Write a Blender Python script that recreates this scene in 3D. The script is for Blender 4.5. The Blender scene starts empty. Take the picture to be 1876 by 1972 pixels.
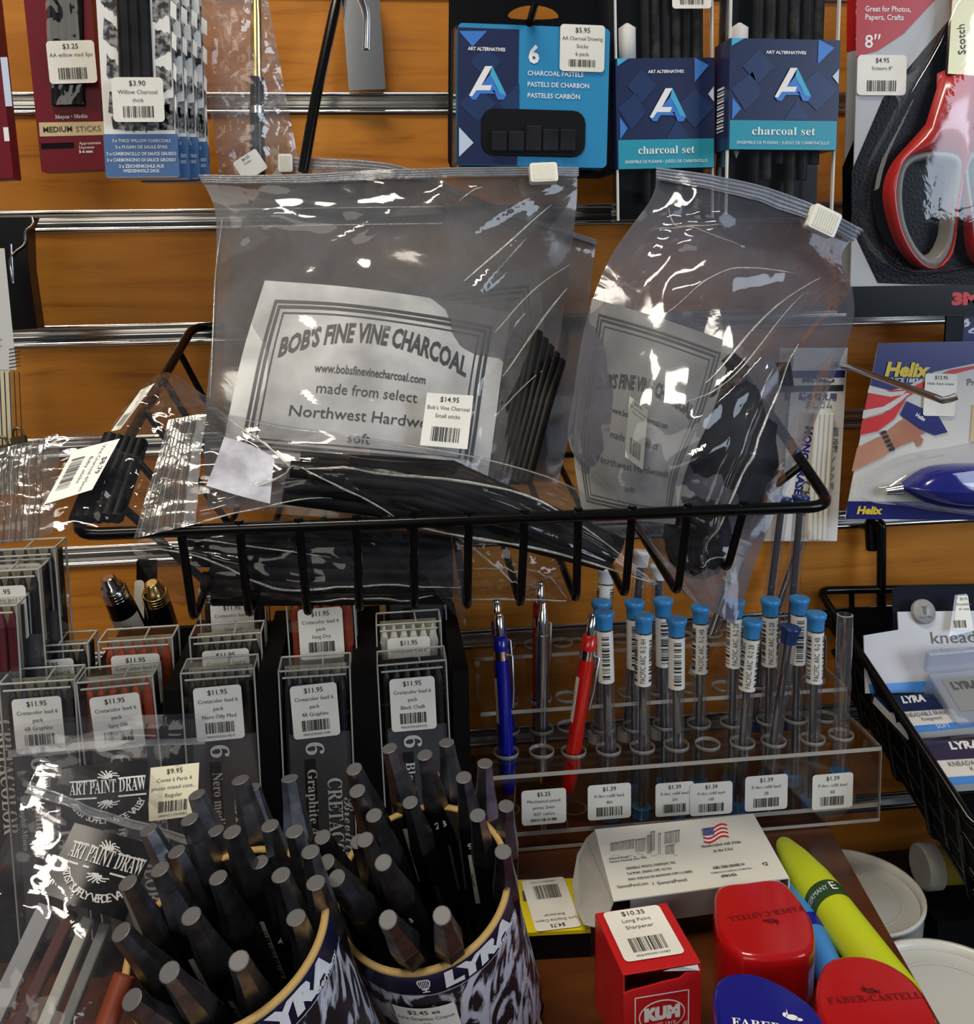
import bpy, math, random
from mathutils import Vector, Matrix, noise
SC = bpy.context.scene; COL = SC.collection
rnd = random.Random(7)
V = Vector
# ------------------------------------------------------------------ camera
D, ZC, PITCH, YAW, ROLL = 0.68888, -0.09716, 0.12078, 0.11008, -0.01773
F, CX, CY = 1900.0, 938.0, 720.0
_cy, _sy, _cp, _sp = math.cos(YAW), math.sin(YAW), math.cos(PITCH), math.sin(PITCH)
FW = V((_sy*_cp, _cy*_cp, -_sp)); _r = V((_cy, -_sy, 0)); _u = _r.cross(FW)
RT = _r*math.cos(ROLL) + _u*math.sin(ROLL); UP = -_r*math.sin(ROLL) + _u*math.cos(ROLL)
CAM = V((0, -D, ZC))
cd = bpy.data.cameras.new('camera'); cam = bpy.data.objects.new('camera', cd); COL.objects.link(cam)
cam.matrix_world = Matrix(((RT.x, UP.x, -FW.x, CAM.x), (RT.y, UP.y, -FW.y, CAM.y), (RT.z, UP.z, -FW.z, CAM.z), (0, 0, 0, 1)))
cd.sensor_fit = 'HORIZONTAL'; cd.sensor_width = 36; cd.lens = 36*F/1876
cd.shift_y = -(986-CY)/1876; cd.clip_start = .01
SC.camera = cam
# ------------------------------------------------------------------ light
SC.view_settings.view_transform = 'Standard'; SC.view_settings.look = 'None'
SC.view_settings.gamma = 1; SC.view_settings.use_curve_mapping = False
SC.view_settings.exposure = 0.22
SC.cycles.transparent_max_bounces = 40; SC.cycles.max_bounces = 14; SC.cycles.sample_clamp_indirect = 4
wd = bpy.data.worlds.new('shop_air'); SC.world = wd; wd.use_nodes = True
wd.node_tree.nodes['Background'].inputs[0].default_value = (.55, .62, .75, 1)
wd.node_tree.nodes['Background'].inputs[1].default_value = .11
def area(name, loc, target, sx, sy, power, col):
    l = bpy.data.lights.new(name, 'AREA'); l.shape = 'RECTANGLE'; l.size = sx; l.size_y = sy; l.energy = power; l.color = col
    o = bpy.data.objects.new(name, l); COL.objects.link(o); o.location = loc
    o.rotation_euler = (V(target)-V(loc)).to_track_quat('-Z', 'Y').to_euler(); return o
area('ceiling_light', (-.35, -.62, 1.35), (-.1, -.12, -.2), 1.0, .16, 21, (1, .9, .74))
area('shop_window', (1.9, -1.9, .35), (.1, 0, -.2), 1.1, 1.0, 22, (.72, .84, 1))
area('front_fill', (-1.2, -3.0, 1.0), (0, 0, -.1), 2.2, 1.4, 20, (1, .93, .82))  # added soft fill behind the camera, lifts the fronts and hazes the films
# ------------------------------------------------------------------ helpers
def ray(px, py): return FW + RT*((px-CX)/F) + UP*((CY-py)/F)
def at(px, py, y):
    d = ray(px, py); return CAM + d*((y-CAM.y)/d.y)
def atz(px, py, z):
    d = ray(px, py); return CAM + d*((z-CAM.z)/d.z)
def fr(o, u, v):
    u = V(u).normalized(); v = V(v); v = (v-u*v.dot(u)).normalized(); n = u.cross(v)
    return Matrix(((u.x, v.x, n.x, o[0]), (u.y, v.y, n.y, o[1]), (u.z, v.z, n.z, o[2]), (0, 0, 0, 1)))
def pk(bl, br, tl, y, yt=None):
    """frame of a flat upright face whose bottom edge lies at depth y and top edge at depth yt"""
    a = at(*bl, y); b = at(*br, y); c = at(*tl, y if yt is None else yt)
    M = fr(a, b-a, c-a); return M, (b-a).length, (c-a).dot(M.col[1].xyz)
T_ = Matrix.Translation
def Rm(a, ax): return Matrix.Rotation(a, 4, ax)
# ---- materials
def mat(name, col, rough=.5, metal=0, spec=.5, trans=0, alpha=1, coat=0, emit=None):
    m = bpy.data.materials.new(name); m.use_nodes = True; b = m.node_tree.nodes['Principled BSDF']
    b.inputs['Base Color'].default_value = (*col, 1); b.inputs['Roughness'].default_value = rough
    b.inputs['Metallic'].default_value = metal; b.inputs['Specular IOR Level'].default_value = spec
    b.inputs['Transmission Weight'].default_value = trans; b.inputs['Coat Weight'].default_value = coat; b.inputs['Coat Roughness'].default_value = .08
    return m
def nd(m, t, **kw):
    n = m.node_tree.nodes.new(t)
    for k, v in kw.items():
        if k[0] == '_': setattr(n, k[1:], v)
        else: n.inputs[k.replace('_', ' ')].default_value = v
    return n
def lk(m, a, b): m.node_tree.links.new(a, b)
def speckle(m, c1, c2, scale, lo=.35, hi=.65, stretch=(1, 1, 1), detail=4, bump=0, rough=None, dist=0):
    b = m.node_tree.nodes['Principled BSDF']
    tc = nd(m, 'ShaderNodeTexCoord'); mp = nd(m, 'ShaderNodeMapping'); mp.inputs['Scale'].default_value = stretch
    nz = nd(m, 'ShaderNodeTexNoise', Scale=scale, Detail=detail, Distortion=dist); cr = nd(m, 'ShaderNodeValToRGB')
    cr.color_ramp.elements[0].position = lo; cr.color_ramp.elements[1].position = hi
    cr.color_ramp.elements[0].color = (*c1, 1); cr.color_ramp.elements[1].color = (*c2, 1)
    lk(m, tc.outputs['Object'], mp.inputs['Vector']); lk(m, mp.outputs[0], nz.inputs['Vector']); lk(m, nz.outputs['Fac'], cr.inputs[0])
    lk(m, cr.outputs[0], b.inputs['Base Color'])
    if bump:
        bp = nd(m, 'ShaderNodeBump', Strength=bump, Distance=.001); lk(m, nz.outputs['Fac'], bp.inputs['Height']); lk(m, bp.outputs[0], b.inputs['Normal'])
    return m
def film(name, tint=(.97, .97, .97), soot=.0, soot_col=(.03, .03, .033), gloss=.06, base=.06, milk=.0, scale=14, bump=.25, bscale=70, refl=.9):
    """thin clear plastic: transparent sheet, sooty smudges, sharp reflections, fine crinkle"""
    m = bpy.data.materials.new(name); m.use_nodes = True; N = m.node_tree.nodes
    N.remove(N['Principled BSDF']); out = N['Material Output']
    tr = nd(m, 'ShaderNodeBsdfTransparent', Color=(*tint, 1)); df = nd(m, 'ShaderNodeBsdfDiffuse', Color=(*soot_col, 1))
    gl = nd(m, 'ShaderNodeBsdfGlossy', Color=(1, 1, 1, 1), Roughness=gloss)
    lw = nd(m, 'ShaderNodeLayerWeight', Blend=.5); pw = nd(m, 'ShaderNodeMath', _operation='POWER'); pw.inputs[1].default_value = 4
    ma = nd(m, 'ShaderNodeMath', _operation='MULTIPLY_ADD'); ma.inputs[1].default_value = refl; ma.inputs[2].default_value = base
    tc = nd(m, 'ShaderNodeTexCoord')
    n2 = nd(m, 'ShaderNodeTexNoise', Scale=bscale, Detail=3, Distortion=1.2); bp = nd(m, 'ShaderNodeBump', Strength=bump, Distance=.002)
    lk(m, tc.outputs['Object'], n2.inputs['Vector']); lk(m, n2.outputs['Fac'], bp.inputs['Height'])
    lk(m, bp.outputs[0], gl.inputs['Normal']); lk(m, bp.outputs[0], lw.inputs['Normal'])
    lk(m, lw.outputs['Facing'], pw.inputs[0]); lk(m, pw.outputs[0], ma.inputs[0])
    m1 = nd(m, 'ShaderNodeMixShader'); m2 = nd(m, 'ShaderNodeMixShader')
    if soot > 0:
        nz = nd(m, 'ShaderNodeTexNoise', Scale=scale, Detail=8, Roughness=.65, Distortion=.8); lk(m, tc.outputs['Object'], nz.inputs['Vector'])
        mr = nd(m, 'ShaderNodeMapRange'); mr.inputs[1].default_value = .3; mr.inputs[2].default_value = .7
        mr.inputs[3].default_value = soot*.45; mr.inputs[4].default_value = min(1, soot*1.5)
        lk(m, nz.outputs['Fac'], mr.inputs[0]); lk(m, mr.outputs[0], m1.inputs[0])
    else: m1.inputs[0].default_value = milk
    lk(m, tr.outputs[0], m1.inputs[1]); lk(m, df.outputs[0], m1.inputs[2])
    lk(m, ma.outputs[0], m2.inputs[0]); lk(m, m1.outputs[0], m2.inputs[1]); lk(m, gl.outputs[0], m2.inputs[2])
    lk(m, m2.outputs[0], out.inputs['Surface']); return m
# ---- mesh builder
class MB:
    def __init__(s): s.v = []; s.f = []; s.m = []; s.s = []; s.mats = []
    def mi(s, m):
        if m not in s.mats: s.mats.append(m)
        return s.mats.index(m)
    def add(s, vs, fs, m, smooth=False, M=None):
        o = len(s.v); k = s.mi(m)
        s.v += [(M @ V(p)) if M else V(p) for p in vs]
        for f in fs: s.f.append([i+o for i in f]); s.m.append(k); s.s.append(smooth)
    def box(s, M, a, b, m):
        (x0, y0, z0), (x1, y1, z1) = a, b
        s.add([(x0, y0, z0), (x1, y0, z0), (x1, y1, z0), (x0, y1, z0), (x0, y0, z1), (x1, y0, z1), (x1, y1, z1), (x0, y1, z1)],
              [(3, 2, 1, 0), (4, 5, 6, 7), (0, 1, 5, 4), (1, 2, 6, 5), (2, 3, 7, 6), (3, 0, 4, 7)], m, False, M)
    def prism(s, M, prof, z0, z1, m, smooth=False, caps=True):
        n = len(prof); vs = [(x, y, z0) for x, y in prof]+[(x, y, z1) for x, y in prof]
        s.add(vs, [(i, (i+1) % n, n+(i+1) % n, n+i) for i in range(n)], m, smooth, M)
        if caps: s.add(vs, [tuple(range(n))[::-1], tuple(range(n, 2*n))], m, False, M)
    def loft(s, rings, m, smooth=True, caps=True, closed=True, M=None):
        n = len(rings[0]); vs = [p for r in rings for p in r]; fs = []
        for j in range(len(rings)-1):
            for i in range(n if closed else n-1): fs.append((j*n+i, j*n+(i+1) % n, (j+1)*n+(i+1) % n, (j+1)*n+i))
        s.add(vs, fs, m, smooth, M)
        if caps and closed: s.add(rings[0], [tuple(range(n))[::-1]], m, False, M); s.add(rings[-1], [tuple(range(n))], m, False, M)
    def lathe(s, prof, M, m, n=24, smooth=True, caps=False, a0=0, ph=0):
        s.loft([[(r*math.cos(2*math.pi*i/n+ph), r*math.sin(2*math.pi*i/n+ph), z) for i in range(n)] for r, z in prof], m, smooth, caps, True, M)
    def tube(s, pts, r, m, n=8, caps=True, closed=False):
        pts = [V(p) for p in pts]; k = len(pts); rings = []; ref = None
        for i, p in enumerate(pts):
            a = pts[i-1] if (i > 0 or closed) else p; b = pts[(i+1) % k] if (i < k-1 or closed) else p
            t = (b-a).normalized()
            if ref is None: ref = t.orthogonal()
            x = (ref-t*ref.dot(t)); x = x.normalized() if x.length > 1e-6 else t.orthogonal().normalized(); ref = x; y = t.cross(x)
            rr = r[i] if isinstance(r, (list, tuple)) else r
            rings.append([p+x*(rr*math.cos(2*math.pi*j/n))+y*(rr*math.sin(2*math.pi*j/n)) for j in range(n)])
        if closed: rings.append(rings[0])
        s.loft(rings, m, True, caps and not closed)
    def grid(s, fn, nu, nv, m, smooth=True):
        s.add([fn(i/nu, j/nv) for j in range(nv+1) for i in range(nu+1)],
              [(j*(nu+1)+i, j*(nu+1)+i+1, (j+1)*(nu+1)+i+1, (j+1)*(nu+1)+i) for j in range(nv) for i in range(nu)], m, smooth)
    def obj(s, name, parent=None, bevel=0, solid=0, sub=0, seg=2):
        me = bpy.data.meshes.new(name); vs = s.v
        if parent is not None:
            W = WM[parent.name].inverted(); vs = [W @ p for p in vs]
        me.from_pydata([tuple(p) for p in vs], [], s.f)
        for m in s.mats: me.materials.append(m)
        me.polygons.foreach_set('material_index', s.m); me.polygons.foreach_set('use_smooth', s.s); me.update()
        o = bpy.data.objects.new(name, me); COL.objects.link(o)
        if parent is not None: o.parent = parent; WM[o.name] = WM[parent.name]
        else: WM[o.name] = Matrix.Identity(4)
        if solid: md = o.modifiers.new('solid', 'SOLIDIFY'); md.thickness = solid; md.offset = 0
        if bevel: md = o.modifiers.new('bevel', 'BEVEL'); md.width = bevel; md.segments = seg; md.limit_method = 'ANGLE'
        if sub: md = o.modifiers.new('sub', 'SUBSURF'); md.levels = sub; md.render_levels = sub
        return o
WM = {}
def smoothpts(pts, n=6, closed=False):
    pts = [V(p) for p in pts]; k = len(pts); out = []
    for i in range(k if closed else k-1):
        a, b, c, d = (pts[(i-1) % k] if (closed or i > 0) else pts[i]), pts[i], pts[(i+1) % k], (pts[(i+2) % k] if (closed or i+2 < k) else pts[i+1])
        for j in range(n):
            t = j/n; out.append(.5*((2*b)+(c-a)*t+(2*a-5*b+4*c-d)*t*t+(3*b-a-3*c+d)*t**3))
    if not closed: out.append(pts[-1])
    return out
def roundcorner(pts, r, n=5, closed=False):
    """polyline with its corners rounded by radius r"""
    pts = [V(p) for p in pts]; k = len(pts); out = []
    for i, p in enumerate(pts):
        if not closed and i in (0, k-1): out.append(p); continue
        a, b = pts[i-1], pts[(i+1) % k]; d = min(r, (a-p).length*.49, (b-p).length*.49)
        s, e = p+(a-p).normalized()*d, p+(b-p).normalized()*d
        for j in range(n+1):
            t = j/n; out.append(s*(1-t)**2+p*(2*t*(1-t))+e*t*t)
    return out
def rrect(x0, y0, x1, y1, r, n=4):
    P = []
    for cx, cy, a in ((x1-r, y0+r, -90), (x1-r, y1-r, 0), (x0+r, y1-r, 90), (x0+r, y0+r, 180)):
        for i in range(n+1):
            t = math.radians(a+90*i/n); P.append((cx+r*math.cos(t), cy+r*math.sin(t)))
    return P
_tx = {}
TS = bpy.data.scenes.new('lettering')      # letters are shaped here, then become mesh
def txt(t, bold=0, style=None):
    if style == 'serif':
        o = ''
        for c in t:
            if 'A' <= c <= 'Z': c = chr(0x1D400+ord(c)-65)
            elif 'a' <= c <= 'z': c = chr(0x1D41A+ord(c)-97)
            elif '0' <= c <= '9': c = chr(0x1D7CE+ord(c)-48)
            o += c
        t = o
    elif style == 'script':
        t = ''.join(chr(0x1D4D0+ord(c)-65) if 'A' <= c <= 'Z' else chr(0x1D4EA+ord(c)-97) if 'a' <= c <= 'z' else c for c in t)
    elif style == 'italic':
        t = ''.join(chr(0x1D468+ord(c)-65) if 'A' <= c <= 'Z' else chr(0x1D482+ord(c)-97) if 'a' <= c <= 'z' else c for c in t)
    k = (t, bold)
    if k not in _tx:
        c = bpy.data.curves.new('lettering', 'FONT'); c.body = t; c.resolution_u = 2; c.offset = bold
        o = bpy.data.objects.new('lettering', c); TS.collection.objects.link(o)
        TS.view_layers[0].update()
        me = o.evaluated_get(TS.view_layers[0].depsgraph).to_mesh()
        vs = [(p.co.x, p.co.y) for p in me.vertices]; fs = [tuple(f.vertices) for f in me.polygons]
        if not vs: vs = [(0, 0), (1, 0)]
        _tx[k] = (vs, fs, min(p[0] for p in vs), max(p[0] for p in vs))
        bpy.data.objects.remove(o); bpy.data.curves.remove(c)
    return _tx[k]
LAY = .00022
class Sheet:
    """prints flat shapes in metres on a map (x, y, height) -> point"""
    def __init__(s, mb, mp, W=1, H=1, ox=0, oy=0, a=0, base=0, curved=0):
        s.mb = mb; s.W = W; s.H = H; s.ox, s.oy, s.a, s.base, s.curved = ox, oy, a, base, curved
        s.mp = (lambda x, y, h: mp @ V((x, y, h))) if isinstance(mp, Matrix) else mp
        s.c, s.n = math.cos(a), math.sin(a)
    def sub(s, cx, cy, a=0, W=1, H=1, lift=1):
        t = Sheet(s.mb, s.mp, W, H, a=s.a+a, base=s.base+lift*LAY, curved=s.curved)
        t.ox = s.ox+s.c*cx*s.W-s.n*cy*s.H; t.oy = s.oy+s.n*cx*s.W+s.c*cy*s.H; return t
    def P(s, x, y, h): return s.mp(s.ox+s.c*x-s.n*y, s.oy+s.n*x+s.c*y, s.base+h*LAY)
    def poly(s, pts, m, h=1):
        s.mb.add([s.P(x*s.W, y*s.H, h) for x, y in pts], [tuple(range(len(pts)))], m)
    def rect(s, x0, y0, x1, y1, m, h=1, r=0):
        if s.curved:
            nu = max(1, int(abs(x1-x0)*s.W/s.curved)); nv = max(1, int(abs(y1-y0)*s.H/s.curved))
            s.mb.grid(lambda u, v: s.P((x0+(x1-x0)*u)*s.W, (y0+(y1-y0)*v)*s.H, h), nu, nv, m)
        elif r: s.mb.add([s.P(x, y, h) for x, y in rrect(x0*s.W, y0*s.H, x1*s.W, y1*s.H, r)], [tuple(range(20))], m)
        else: s.poly([(x0, y0), (x1, y0), (x1, y1), (x0, y1)], m, h)
    def frame(s, x0, y0, x1, y1, w, m, h=1):
        wx, wy = w/s.W, w/s.H
        s.rect(x0, y0, x1, y0+wy, m, h); s.rect(x0, y1-wy, x1, y1, m, h); s.rect(x0, y0, x0+wx, y1, m, h); s.rect(x1-wx, y0, x1, y1, m, h)
    def disc(s, x, y, rx, ry, m, h=1, n=24, a=0):
        s.poly([(x+(rx*math.cos(2*math.pi*i/n)*math.cos(a)-ry*math.sin(2*math.pi*i/n)*math.sin(a))/s.W, y+(rx*math.cos(2*math.pi*i/n)*math.sin(a)+ry*math.sin(2*math.pi*i/n)*math.cos(a))/s.H) for i in range(n)], m, h)
    def text(s, t, x, y, size, m, h=2, al='c', rot=0, bold=0, sx=1, shear=0, style=None, fit=None, arc=0):
        """size in metres; x, y fractional; fit = width in metres; arc = sag of the baseline"""
        vs, fs, a, b = txt(t, bold, style); w = (b-a)
        if fit: sx = fit/(w*size)
        k = {'c': .5, 'l': 0, 'r': 1}[al]; c, n = math.cos(rot), math.sin(rot); out = []
        for px, py in vs:
            X = (px-a-w*k)*size*sx+shear*py*size; Y = py*size
            if arc: q = (px-a-w*.5)/(w*.5); Y += arc*(1-q*q)
            out.append(s.P(x*s.W+c*X-n*Y, y*s.H+n*X+c*Y, h))
        s.mb.add(out, fs, m)
    def bars(s, x0, y0, x1, y1, m, h=2, n=26, seed=1, vert=False):
        R = random.Random(seed); ws = [R.choice((1, 1, 2, 3)) for _ in range(n*2)]; tot = sum(ws); a = 0
        for i, w in enumerate(ws):
            if i % 2 == 0:
                p, q = a/tot, (a+w)/tot
                if vert: s.rect(x0, y0+(y1-y0)*p, x1, y0+(y1-y0)*q, m, h)
                else: s.rect(x0+(x1-x0)*p, y0, x0+(x1-x0)*q, y1, m, h)
            a += w
def price(parent, mp, x, y, w, hgt, lines, a=0, base=2, dig=None, seed=1, curved=0, mm=None, name='price_sticker', nobar=False, fits=None):
    """a printed price sticker centred at (x, y) metres on the map; the first line is the price"""
    mb = MB(); s = Sheet(mb, mp, 1, 1, x, y, a, base*LAY, curved); m = mm or M_label
    if curved: s.rect(-w/2, -hgt/2, w/2, hgt/2, m, 1)
    else: s.mb.add([s.P(px, py, 1) for px, py in rrect(-w/2, -hgt/2, w/2, hgt/2, w*.08)], [tuple(range(20))], m)
    n = len(lines); fs = min(w*.135, hgt*.15); yy = hgt*.5-fs*1.25
    s.text(lines[0], 0, yy, fs*1.12, M_ink, 2, bold=.004)
    for l in lines[1:]:
        yy -= fs*1.22; vs = txt(l); ww = (vs[3]-vs[2])*fs*.86
        s.text(l, 0, yy, fs*.86, M_ink2, 2, sx=min(1, w*.9/ww))
    if not nobar:
        top = yy-fs*.6; bot = -hgt*.5+hgt*(.14 if dig else .1); top = min(top, bot+hgt*.27)
        s.bars(-w*.3, bot, w*.3, top, M_ink, 2, 22, seed)
        if dig: s.text(dig, 0, -hgt*.5+hgt*.055, fs*.5, M_ink2, 2, fit=w*.58)
    return mb.obj(name, parent)
# ---- things
def thing(name, label, cat, loc=(0, 0, 0), group=None, M=None):
    o = bpy.data.objects.new(name, None); COL.objects.link(o); o.empty_display_size = .01
    Mx = M if M else T_(V(loc)); o.matrix_world = Mx; WM[o.name] = Mx.copy()
    o['label'] = label; o['category'] = cat
    if group: o['group'] = group
    return o
def tag(o, label, cat, group=None, kind=None):
    o['label'] = label; o['category'] = cat
    if group: o['group'] = group
    if kind: o['kind'] = kind
    return o
def struct(o, label=None):
    o['kind'] = 'structure'
    if label: o['label'] = label
    return o
def copy_tree(o, label=None, M=None, parent=None):
    c = o.copy(); COL.objects.link(c); WM[c.name] = M if M else WM[o.name]
    if parent: c.parent = parent
    if label: c['label'] = label
    if M: c.matrix_world = M
    for ch in list(o.children): copy_tree(ch, None, None, c)
    return c
# ---- shared materials
def ink(n, c, r=.5): return mat(n, c, r)
M_label = speckle(mat('label_paper', (.8, .78, .7), .45), (.76, .74, .67), (.86, .84, .77), 30)
M_cream = mat('cream_label_paper', (.82, .78, .58), .45)
M_ink = ink('black_ink', (.02, .02, .02)); M_ink2 = ink('grey_ink', (.09, .09, .09))
M_white = ink('white_print', (.85, .85, .85)); M_blackp = mat('black_plastic', (.003, .003, .0035), .25, spec=.3)
M_blackm = mat('black_matte', (.003, .003, .0035), .6, spec=.12)
M_wire = mat('black_coated_wire', (.002, .002, .002), .2, spec=.3)
M_chrome = mat('chrome', (.75, .74, .72), .12, 1)
M_steel = mat('brushed_steel', (.55, .55, .56), .3, 1)
M_gold = mat('gold_ferrule', (.8, .6, .25), .22, 1)
M_clear = film('clear_plastic_shell', (.96, .96, .97), 0, gloss=.05, base=.05, bump=.1, bscale=40, refl=.7)
M_navy = mat('navy_print', (.008, .018, .075), .35); M_cyan = mat('cyan_print', (.02, .25, .5), .35); M_sky = mat('sky_blue_print', (.05, .2, .62), .35)
M_pale = mat('pale_blue_print', (.55, .65, .8), .35); M_teal = mat('teal_print', (.02, .3, .42), .35)
# ------------------------------------------------------------------ setting: slatwall, shelf
M_wood = mat('slat_veneer', (.5, .2, .03), .5, spec=.25)
def woodmat():
    m = M_wood; b = m.node_tree.nodes['Principled BSDF']
    tc = nd(m, 'ShaderNodeTexCoord'); mp = nd(m, 'ShaderNodeMapping'); mp.inputs['Scale'].default_value = (2.2, 1, 26)
    nz = nd(m, 'ShaderNodeTexNoise', Scale=2.3, Detail=5, Distortion=1.6, Roughness=.6); cr = nd(m, 'ShaderNodeValToRGB')
    e = cr.color_ramp.elements; e[0].position = .3; e[0].color = (.34, .115, .014, 1); e[1].position = .62; e[1].color = (.58, .222, .028, 1)
    x = cr.color_ramp.elements.new(.44); x.color = (.50, .185, .022, 1)
    lk(m, tc.outputs['Object'], mp.inputs[0]); lk(m, mp.outputs[0], nz.inputs['Vector']); lk(m, nz.outputs['Fac'], cr.inputs[0]); lk(m, cr.outputs[0], b.inputs['Base Color'])
woodmat()
M_alu = mat('groove_aluminium', (.62, .61, .58), .2, 1)
M_groove = mat('dark_groove_backing', (.02, .015, .01), .6)  # plain dark board behind the grooves
PITCHZ, GH = .0762, .0112
X0, X1 = -.75, 1.0
mb = MB()
prev = .30
for k in range(-3, 9):
    z = -k*PITCHZ
    mb.box(None, (X0, 0, z+GH), (X1, .014, prev), M_wood); prev = z
mb.box(None, (X0, 0, -1.0), (X1, .014, prev), M_wood)
mb.box(None, (X0, .014, -1.0), (X1, .02, .3), M_groove)
struct(mb.obj('wall_back', bevel=.0006), 'orange brown wood veneer slatwall with horizontal grooves')
for k in range(-3, 9):
    z = -k*PITCHZ; mb = MB()
    prof = [(-.0012, -.0018), (-.0012, .0012), (.001, .0012), (.0105, .0018), (.0125, .005), (.0105, .0092), (.001, .0100), (-.0012, .0100), (-.0012, .0128)]
    mb.loft([[(x, y, z+q) for y, q in prof] for x in (X0, -.2, .3, X1)], M_alu, True, False, False)
    o = mb.obj('trim_%d' % (k+4), solid=.0005); struct(o, 'bright aluminium channel lining a slatwall groove')
ZT = -.465
M_shelf = speckle(mat('red_brown_shelf', (.16, .05, .013), .3), (.055, .014, .004), (.105, .03, .007), 4, stretch=(2, 14, 2))
p_re = atz(1618, 1631, ZT); p_rf = atz(1811, 1972, ZT)
dr = (p_rf-p_re)
def edge(y): return p_re.x+dr.x*(y-p_re.y)/dr.y
mb = MB(); P = [(-.6, -.56), (edge(-.56), -.56), (edge(-.001), -.001), (-.6, -.001)]
mb.prism(T_((0, 0, ZT-.018)), P, 0, .018, M_shelf)
tag(mb.obj('display_shelf', bevel=.001), 'red brown wooden display shelf under the pencil stand and cups', 'shelf')
mb = MB(); mb.box(None, (-1.2, -2.2, -1.0), (1.6, .02, -.98), mat('dark_floor', (.02, .016, .014), .7)); struct(mb.obj('floor'))
# ------------------------------------------------------------------ packs hanging on the slatwall
def loc2(M, px, py):
    d = ray(px, py); n = M.col[2].xyz; o = M.col[3].xyz
    P = CAM+d*((o-CAM).dot(n)/d.dot(n)); q = P-o
    return q.dot(M.col[0].xyz), q.dot(M.col[1].xyz)
class PS(Sheet):
    """sheet on a flat printed face whose coordinates are read off in photograph pixels"""
    def __init__(s, mb, M, base=0):
        Sheet.__init__(s, mb, M, base=base); s.M = M
    def q(s, px, py): return loc2(s.M, px, py)
    def k(s, px, py): a = s.q(px, py); b = s.q(px+1, py); return math.hypot(a[0]-b[0], a[1]-b[1])
    def pp(s, pts, m, h=1): s.poly([s.q(*p) for p in pts], m, h)
    def pr(s, x0, y0, x1, y1, m, h=1, r=0):
        a = s.q(x0, y1); b = s.q(x1, y0); s.rect(a[0], a[1], b[0], b[1], m, h, r)
    def pt(s, t, px, py, size, m, h=2, fitpx=None, **kw):
        a = s.q(px, py); k = s.k(px, py)
        if fitpx: kw['fit'] = fitpx*k
        s.text(t, a[0], a[1], size*k*1.37, m, h, **kw)     # size = cap height in pixels
    def pbars(s, x0, y0, x1, y1, m, h=2, **kw):
        a = s.q(x0, y1); b = s.q(x1, y0); s.bars(a[0], a[1], b[0], b[1], m, h, **kw)
    def price(s, parent, x0, y0, x1, y1, lines, **kw):
        a = s.q(x0, y1); b = s.q(x1, y0)
        return price(parent, s.mp, (a[0]+b[0])/2, (a[1]+b[1])/2, abs(b[0]-a[0]), abs(b[1]-a[1]), lines, **kw)
def facebox(mb, M, W, H, dep, m, r=0):
    """a carton whose printed face is the frame's z = 0 plane"""
    if r: mb.prism(M, rrect(0, 0, W, H, r), -dep, 0, m)
    else: mb.box(M, (0, 0, -dep), (W, H, 0), m)
M_maroon = mat('maroon_card', (.15, .004, .014), .4, spec=.2); M_beige = mat('beige_print', (.6, .47, .25), .45)
M_wcard = mat('white_card', (.78, .77, .74), .4); M_bluep = mat('blue_print', (.05, .14, .32), .4)
M_charcoal = speckle(mat('charcoal_stick', (.012, .012, .013), .55, spec=.2), (.004, .004, .005), (.016, .016, .017), 60, bump=.3)
M_scrib = speckle(mat('charcoal_scribble', (.05, .05, .05), .6), (.015, .015, .016), (.5, .5, .5), 260, .42, .72)
# 1 far-left maroon carton
M, W, H = pk((-95, 350), (27, 345), (-90, -60), -.075)
t = thing('charcoal_carton', 'maroon charcoal carton cut off by the left edge, at the top', 'carton', M=M)
mb = MB(); facebox(mb, M, W, H, .013, M_maroon); s = PS(mb, M); s.pr(9, 245, 16, 272, M_white); s.pr(11, 110, 14, 205, M_pale)
s.pr(-60, 235, -5, 262, M_beige); mb.obj('carton', t, bevel=.0005)
# 2 medium sticks
M, W, H = pk((80, 331), (206, 326), (62, -70), -.066)
t = thing('charcoal_carton', 'maroon carton of medium willow sticks with beige band and window', 'carton', M=M)
mb = MB(); facebox(mb, M, W, H, .014, M_maroon); s = PS(mb, M)
s.pp([(88, -60), (150, -60), (166, 190), (160, 205), (106, 205), (99, 195)], M_blackp, 1)
s.pt('Moyen • Media', 138, 228, 8, M_wcard, style='serif', fitpx=62); a = s.q(77, 262)
s.pp([(75, 236), (201, 234), (203, 260), (77, 263)], M_beige); s.pt('MEDIUM', 112, 254, 11, M_ink, bold=.02, fitpx=56); s.pt('STICKS', 171, 253, 11, M_ink2, fitpx=48)
s.pr(80, 274, 142, 287, M_blackm); s.pt('Approximate', 153, 279, 6, M_wcard, al='l', fitpx=42); s.pt('Diameter', 153, 287, 6, M_wcard, al='l', fitpx=30); s.pt('5-6 mm', 153, 295, 6, M_white, al='l', bold=.03, fitpx=26)
mb.obj('carton', t, bevel=.0005)
for i in range(4):
    mb = MB(); x = 105+i*15; mb.tube([M @ V((*loc2(M, x, -60), .001)), M @ V((*loc2(M, x+5, 203), .001))], .0028, M_charcoal, 8); mb.obj('charcoal_stick', t)
mb = MB()
A = [loc2(M, *p) for p in ((90, -60), (150, -60), (166, 203), (102, 203))]
mb.grid(lambda u, v: M @ V((A[0][0]*(1-u)*(1-v)+A[1][0]*u*(1-v)+A[2][0]*u*v+A[3][0]*(1-u)*v, A[0][1]*(1-v)+A[2][1]*v, .0055+.0012*noise.noise((u*4, v*9, 3)))), 14, 30, M_clear)
mb.obj('clear_window', t)
s.price(t, 104, 82, 187, 166, ['$3.25', 'AA willow med 5pc'], base=32, seed=3)
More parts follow.
